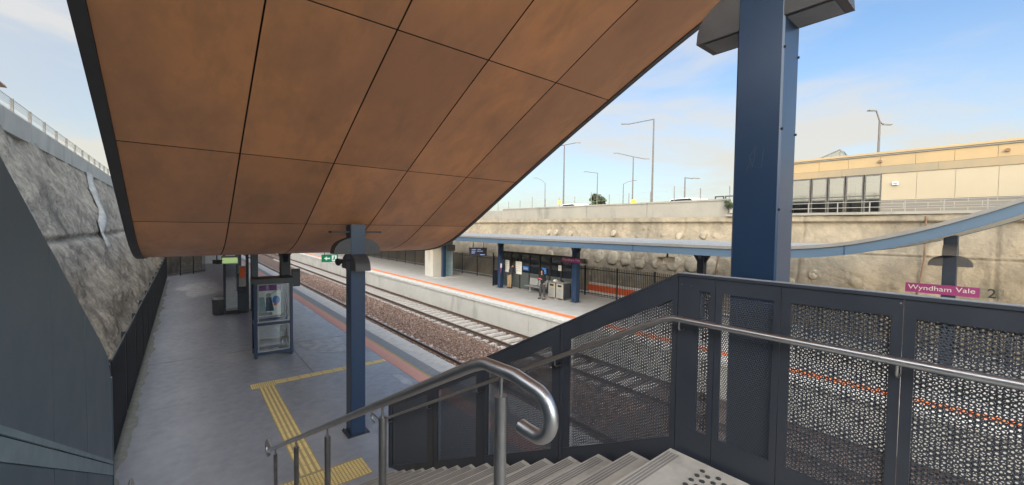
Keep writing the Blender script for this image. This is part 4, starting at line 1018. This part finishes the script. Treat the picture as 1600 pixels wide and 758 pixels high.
for i, (y, lab) in enumerate(((17.35, 'pale metal bin cabinet nearest the bench, with things left on top'), (16.68, 'pale metal bin cabinet nearest the blue column'))):
    t = empty('litter_bin', (17.55, y, 0), 0, lab, 'litter bin', 'bin cabinets on the far platform')
    q = MB(); q.box(.02, .62, .01, .63, .09, 1.02, bev=.015); q.build('body', 'charcoal', t)
    q = MB(); q.box(0, .02, .03, .61, .10, .98, 'beige'); q.box(-.004, -.0005, .16, .48, .78, .90, 'text_dark'); q.box(-.003, -.0003, .10, .54, .2, .66, 'galv'); q.build('door', 'beige', t)
    q = MB(); q.box(-.01, .64, -.0, .64, 1.021, 1.06); q.build('top', 'galv', t)
    for x in (.05, .55):
        for yy in (.05, .55): q = MB(); q.box(x, x+.05, yy, yy+.05, 0, .09); q.build('leg', 'beige', t)
t = empty('paper_bag', (17.8, 17.6, 1.061), R(20), 'crumpled white bag lying on the bin cabinet', 'bag')
q = MB(); q.prism([(-.16, -.1), (.1, -.12), (.18, .0), (.08, .12), (-.12, .1)], 0, .07, 'paint_white'); q.prism([(-.1, -.06), (.06, -.07), (.1, .0), (.04, .07), (-.07, .06)], .07, .11, 'paint_white'); q.build('bag', 'paint_white', t)
t = empty('umbrella', (17.8, 17.05, 1.061), R(-10), 'dark folded umbrella lying on the bin cabinet', 'umbrella')
q = MB(); q.tube([(-.05, -.3, .05), (0, 0, .08), (.03, .22, .05)], [.02, .06, .015], 'cloth_black', n=8); q.build('canopy_cloth', 'cloth_black', t)
t = empty('help_point', (17.66, 22.96, 1.45), 0, 'small white and red notice on the navy column by the standing person', 'notice')
q = MB(); q.box(-.04, .0, -.1, .1, -.35, .0, 'magenta'); q.box(-.04, .0, -.1, .1, .003, .30, 'paint_white'); q.build('notice', 'paint_white', t)

# ------------------------------------------------------------------ people
def skin(name, verts, edges, rad, m, parent, root=0, sub=2):
    me = bpy.data.meshes.new(name); me.from_pydata(verts, edges, []); o = bpy.data.objects.new(name, me); COL.objects.link(o); o.parent = parent
    md = o.modifiers.new('skin', 'SKIN'); md.use_smooth_shade = True
    if not me.skin_vertices: me.attributes
    sv = me.skin_vertices[0].data if len(me.skin_vertices) else None
    if sv is None: raise RuntimeError('no skin layer')
    for i, r_ in enumerate(rad):
        sv[i].radius = r_ if isinstance(r_, tuple) else (r_, r_); sv[i].use_root = (i == root)
    s_ = o.modifiers.new('sub', 'SUBSURF'); s_.levels = sub; s_.render_levels = sub
    me.materials.append(M[m]); return o
def person(loc, rz, lab, arms, legs, lean, top, trous, hooded):
    """local frame: faces -Y. arms: per side (elbow, wrist, finger direction)"""
    t = empty('person', loc, rz, lab, 'person')
    hip = Vector((0, 0, .95)); ch = hip+Vector((0, -lean*.38, .36)); nk = ch+Vector((0, -lean*.22, .19)); hd = nk+Vector((0, -lean*.16-.015, .17)); tp = hd+Vector((0, -.01-lean*.05, .085))
    V = [hip, hip+Vector((0, -lean*.15, .17)), ch, nk-Vector((0, 0, .03)), nk+Vector((0, -.005, .035)), hd-Vector((0, .0, .03)), tp]
    Rd = [(.125, .10), (.115, .09), (.145, .10), (.07, .06), .052, (.075, .088), (.066, .075)]
    Eg = [(0, 1), (1, 2), (2, 3), (3, 4), (4, 5), (5, 6)]
    cl_top, cl_leg = [], []
    for s_, (el, wr, fd) in zip((-1, 1), arms):
        sh = nk+Vector((s_*.175, .0, -.055)); k = len(V)
        V += [sh, Vector(el)+Vector((0, -lean*.38, 0)), Vector(wr)+Vector((0, -lean*.38, 0))]; Rd += [.055, .040, .027]; Eg += [(3, k), (k, k+1), (k+1, k+2)]
        w = V[-1]; fdv = Vector(fd).normalized(); sidev = Vector((s_, 0, 0)); sidev = (sidev-fdv*sidev.dot(fdv)).normalized()
        pm = w+fdv*.065; V.append(pm); Rd.append((.036, .018)); Eg.append((k+2, k+3)); bend = fdv.cross(sidev)*(-s_)*.02
        for j, ln in enumerate((.062, .075, .07, .055)):
            off = sidev*(-.030+.020*j); m0 = len(V); V += [pm+off+fdv*.03, pm+off+fdv*(.03+ln*.6)+bend*.5, pm+off+fdv*(.03+ln)+bend*1.4]; Rd += [.009, .0085, .007]; Eg += [(k+3, m0), (m0, m0+1), (m0+1, m0+2)]
        m0 = len(V); V += [w+fdv*.035-sidev*.038, w+fdv*.075-sidev*.055]; Rd += [.011, .009]; Eg += [(k+3, m0), (m0, m0+1)]
    for s_, (kn, an) in zip((-1, 1), legs):
        k = len(V); V += [hip+Vector((s_*.095, 0, -.06)), Vector(kn), Vector(an), Vector(an)+Vector((s_*.02, -.13, -.045))]; Rd += [.085, .056, .038, (.04, .03)]; Eg += [(0, k), (k, k+1), (k+1, k+2), (k+2, k+3)]
    skin('body', V, Eg, Rd, 'skin', t, 0)
    # face
    f = MB()
    for s_ in (-1, 1): f.tube([hd+Vector((s_*.03, -.088, .012)), hd+Vector((s_*.03, -.096, .012))], .010, 'text_dark', n=8); f.tube([hd+Vector((s_*.080, .0, -.02)), hd+Vector((s_*.090, .01, .02))], .016, 'skin', n=8)
    f.tube([hd+Vector((0, -.085, .01)), hd+Vector((0, -.108, -.03)), hd+Vector((0, -.088, -.04))], [.008, .015, .008], 'skin', n=8)
    f.tube([hd+Vector((-.022, -.087, -.065)), hd+Vector((.022, -.087, -.065))], .006, 'magenta', n=6); f.build('face', 'skin', t)
    # jacket
    V2 = [hip+Vector((0, 0, -.06)), hip+Vector((0, -lean*.15, .17)), ch, nk-Vector((0, 0, .05))]; R2 = [(.165, .125), (.155, .12), (.185, .135), (.10, .085)]; E2_ = [(0, 1), (1, 2), (2, 3)]
    for s_, (el, wr, fd) in zip((-1, 1), arms):
        sh = nk+Vector((s_*.175, .0, -.06)); k = len(V2); e = Vector(el)+Vector((0, -lean*.38, 0)); w = Vector(wr)+Vector((0, -lean*.38, 0))
        V2 += [sh, e, w+(e-w)*.08]; R2 += [.078, .062, .046]; E2_ += [(3, k), (k, k+1), (k+1, k+2)]
    skin('jacket', V2, E2_, R2, top, t, 1)
    if hooded:
        h = MB(); n = 14; rings = []
        for i, (dz, r1, dy) in enumerate(((-.16, .11, .01), (-.09, .125, .01), (0, .13, .012), (.07, .115, .015), (.12, .075, .02), (.145, .01, .02))):
            for j in range(n):
                a = R(-52+ (360-76)*0)+0
                a = R(-90+38+ (284)*j/(n-1)); rings.append(hd+Vector((r1*math.cos(a), r1*math.sin(a)*1.0+dy, dz)))
        h.add(rings, [(i*n+j, i*n+j+1, (i+1)*n+j+1, (i+1)*n+j) for i in range(5) for j in range(n-1)], smooth=True)
        o = h.build('hood', top, t); sm = o.modifiers.new('t', 'SOLIDIFY'); sm.thickness = .012
    else:
        h = MB(); n = 16; rings = []
        for dz, r1 in ((-.09, .075), (-.03, .096), (.04, .10), (.09, .085), (.125, .05), (.14, .01)):
            for j in range(n):
                a = 2*math.pi*j/n; sq = 1 if math.sin(a) > -.2 or dz > .03 else .86
                rings.append(hd+Vector((r1*math.cos(a)*sq, r1*math.sin(a)*sq*1.05+.015, dz)))
        h.add(rings, [(i*n+j, i*n+(j+1) % n, (i+1)*n+(j+1) % n, (i+1)*n+j) for i in range(5) for j in range(n)], smooth=True); h.build('hair', 'hair', t)
    V3 = [hip+Vector((0, 0, .03)), hip+Vector((0, 0, -.05))]; R3 = [(.150, .115), (.150, .115)]; E3 = [(0, 1)]
    for s_, (kn, an) in zip((-1, 1), legs):
        k = len(V3); V3 += [hip+Vector((s_*.095, 0, -.14)), Vector(kn), Vector(an)+Vector((0, 0, .03))]; R3 += [.108, .080, .068]; E3 += [(1, k), (k, k+1), (k+1, k+2)]
    skin('trousers', V3, E3, R3, trous, t, 0)
    for s_, (kn, an) in zip((-1, 1), legs):
        a = Vector(an); q = MB(); q.prism([(a.x-.05, a.y+.07), (a.x+.05, a.y+.07), (a.x+.055, a.y-.12), (a.x+.02, a.y-.20), (a.x-.02, a.y-.20), (a.x-.055, a.y-.12)], 0.001, .075); q.build('shoe', 'shoe', t)
    return t
# standing at the notices, back to the tracks
person((18.05, 22.45, 0), R(100), 'person in dark jacket and tan trousers bending towards the shelter notices',
       [((-.27, -.06, 1.15), (-.15, -.28, 1.10), (.2, -1, .1)), ((.27, -.06, 1.15), (.15, -.28, 1.10), (-.2, -1, .1))],
       [((-.10, -.02, .50), (-.11, .03, .08)), ((.10, -.03, .50), (.12, .0, .08))], .55, 'cloth_navy', 'cloth_tan', False)
pb = person((16.95, 17.85, 0), R(-78), 'person in black hoodie and grey trousers standing before the bench holding a phone',
       [((-.27, -.02, 1.14), (-.10, -.25, 1.25), (.8, -.5, .35)), ((.27, -.02, 1.14), (.10, -.25, 1.25), (-.8, -.5, .35))],
       [((-.14, -.03, .50), (-.19, .02, .08)), ((.13, -.04, .50), (.17, -.05, .08))], .08, 'cloth_black', 'cloth_grey', True)
q = MB(); q.box(-.075, .075, -.018, .0, -.04, .04, bev=.004)
t = empty('phone', (0, 0, 0), 0, 'red phone in the hands of the person in the black hoodie', 'phone'); q.build('case', 'phone', t)
t.matrix_world = Matrix.Translation((16.95, 17.85, 0)) @ Matrix.Rotation(R(-78), 4, 'Z') @ Matrix.Translation((0, -.34, 1.28)) @ Matrix.Rotation(R(-50), 4, 'X')
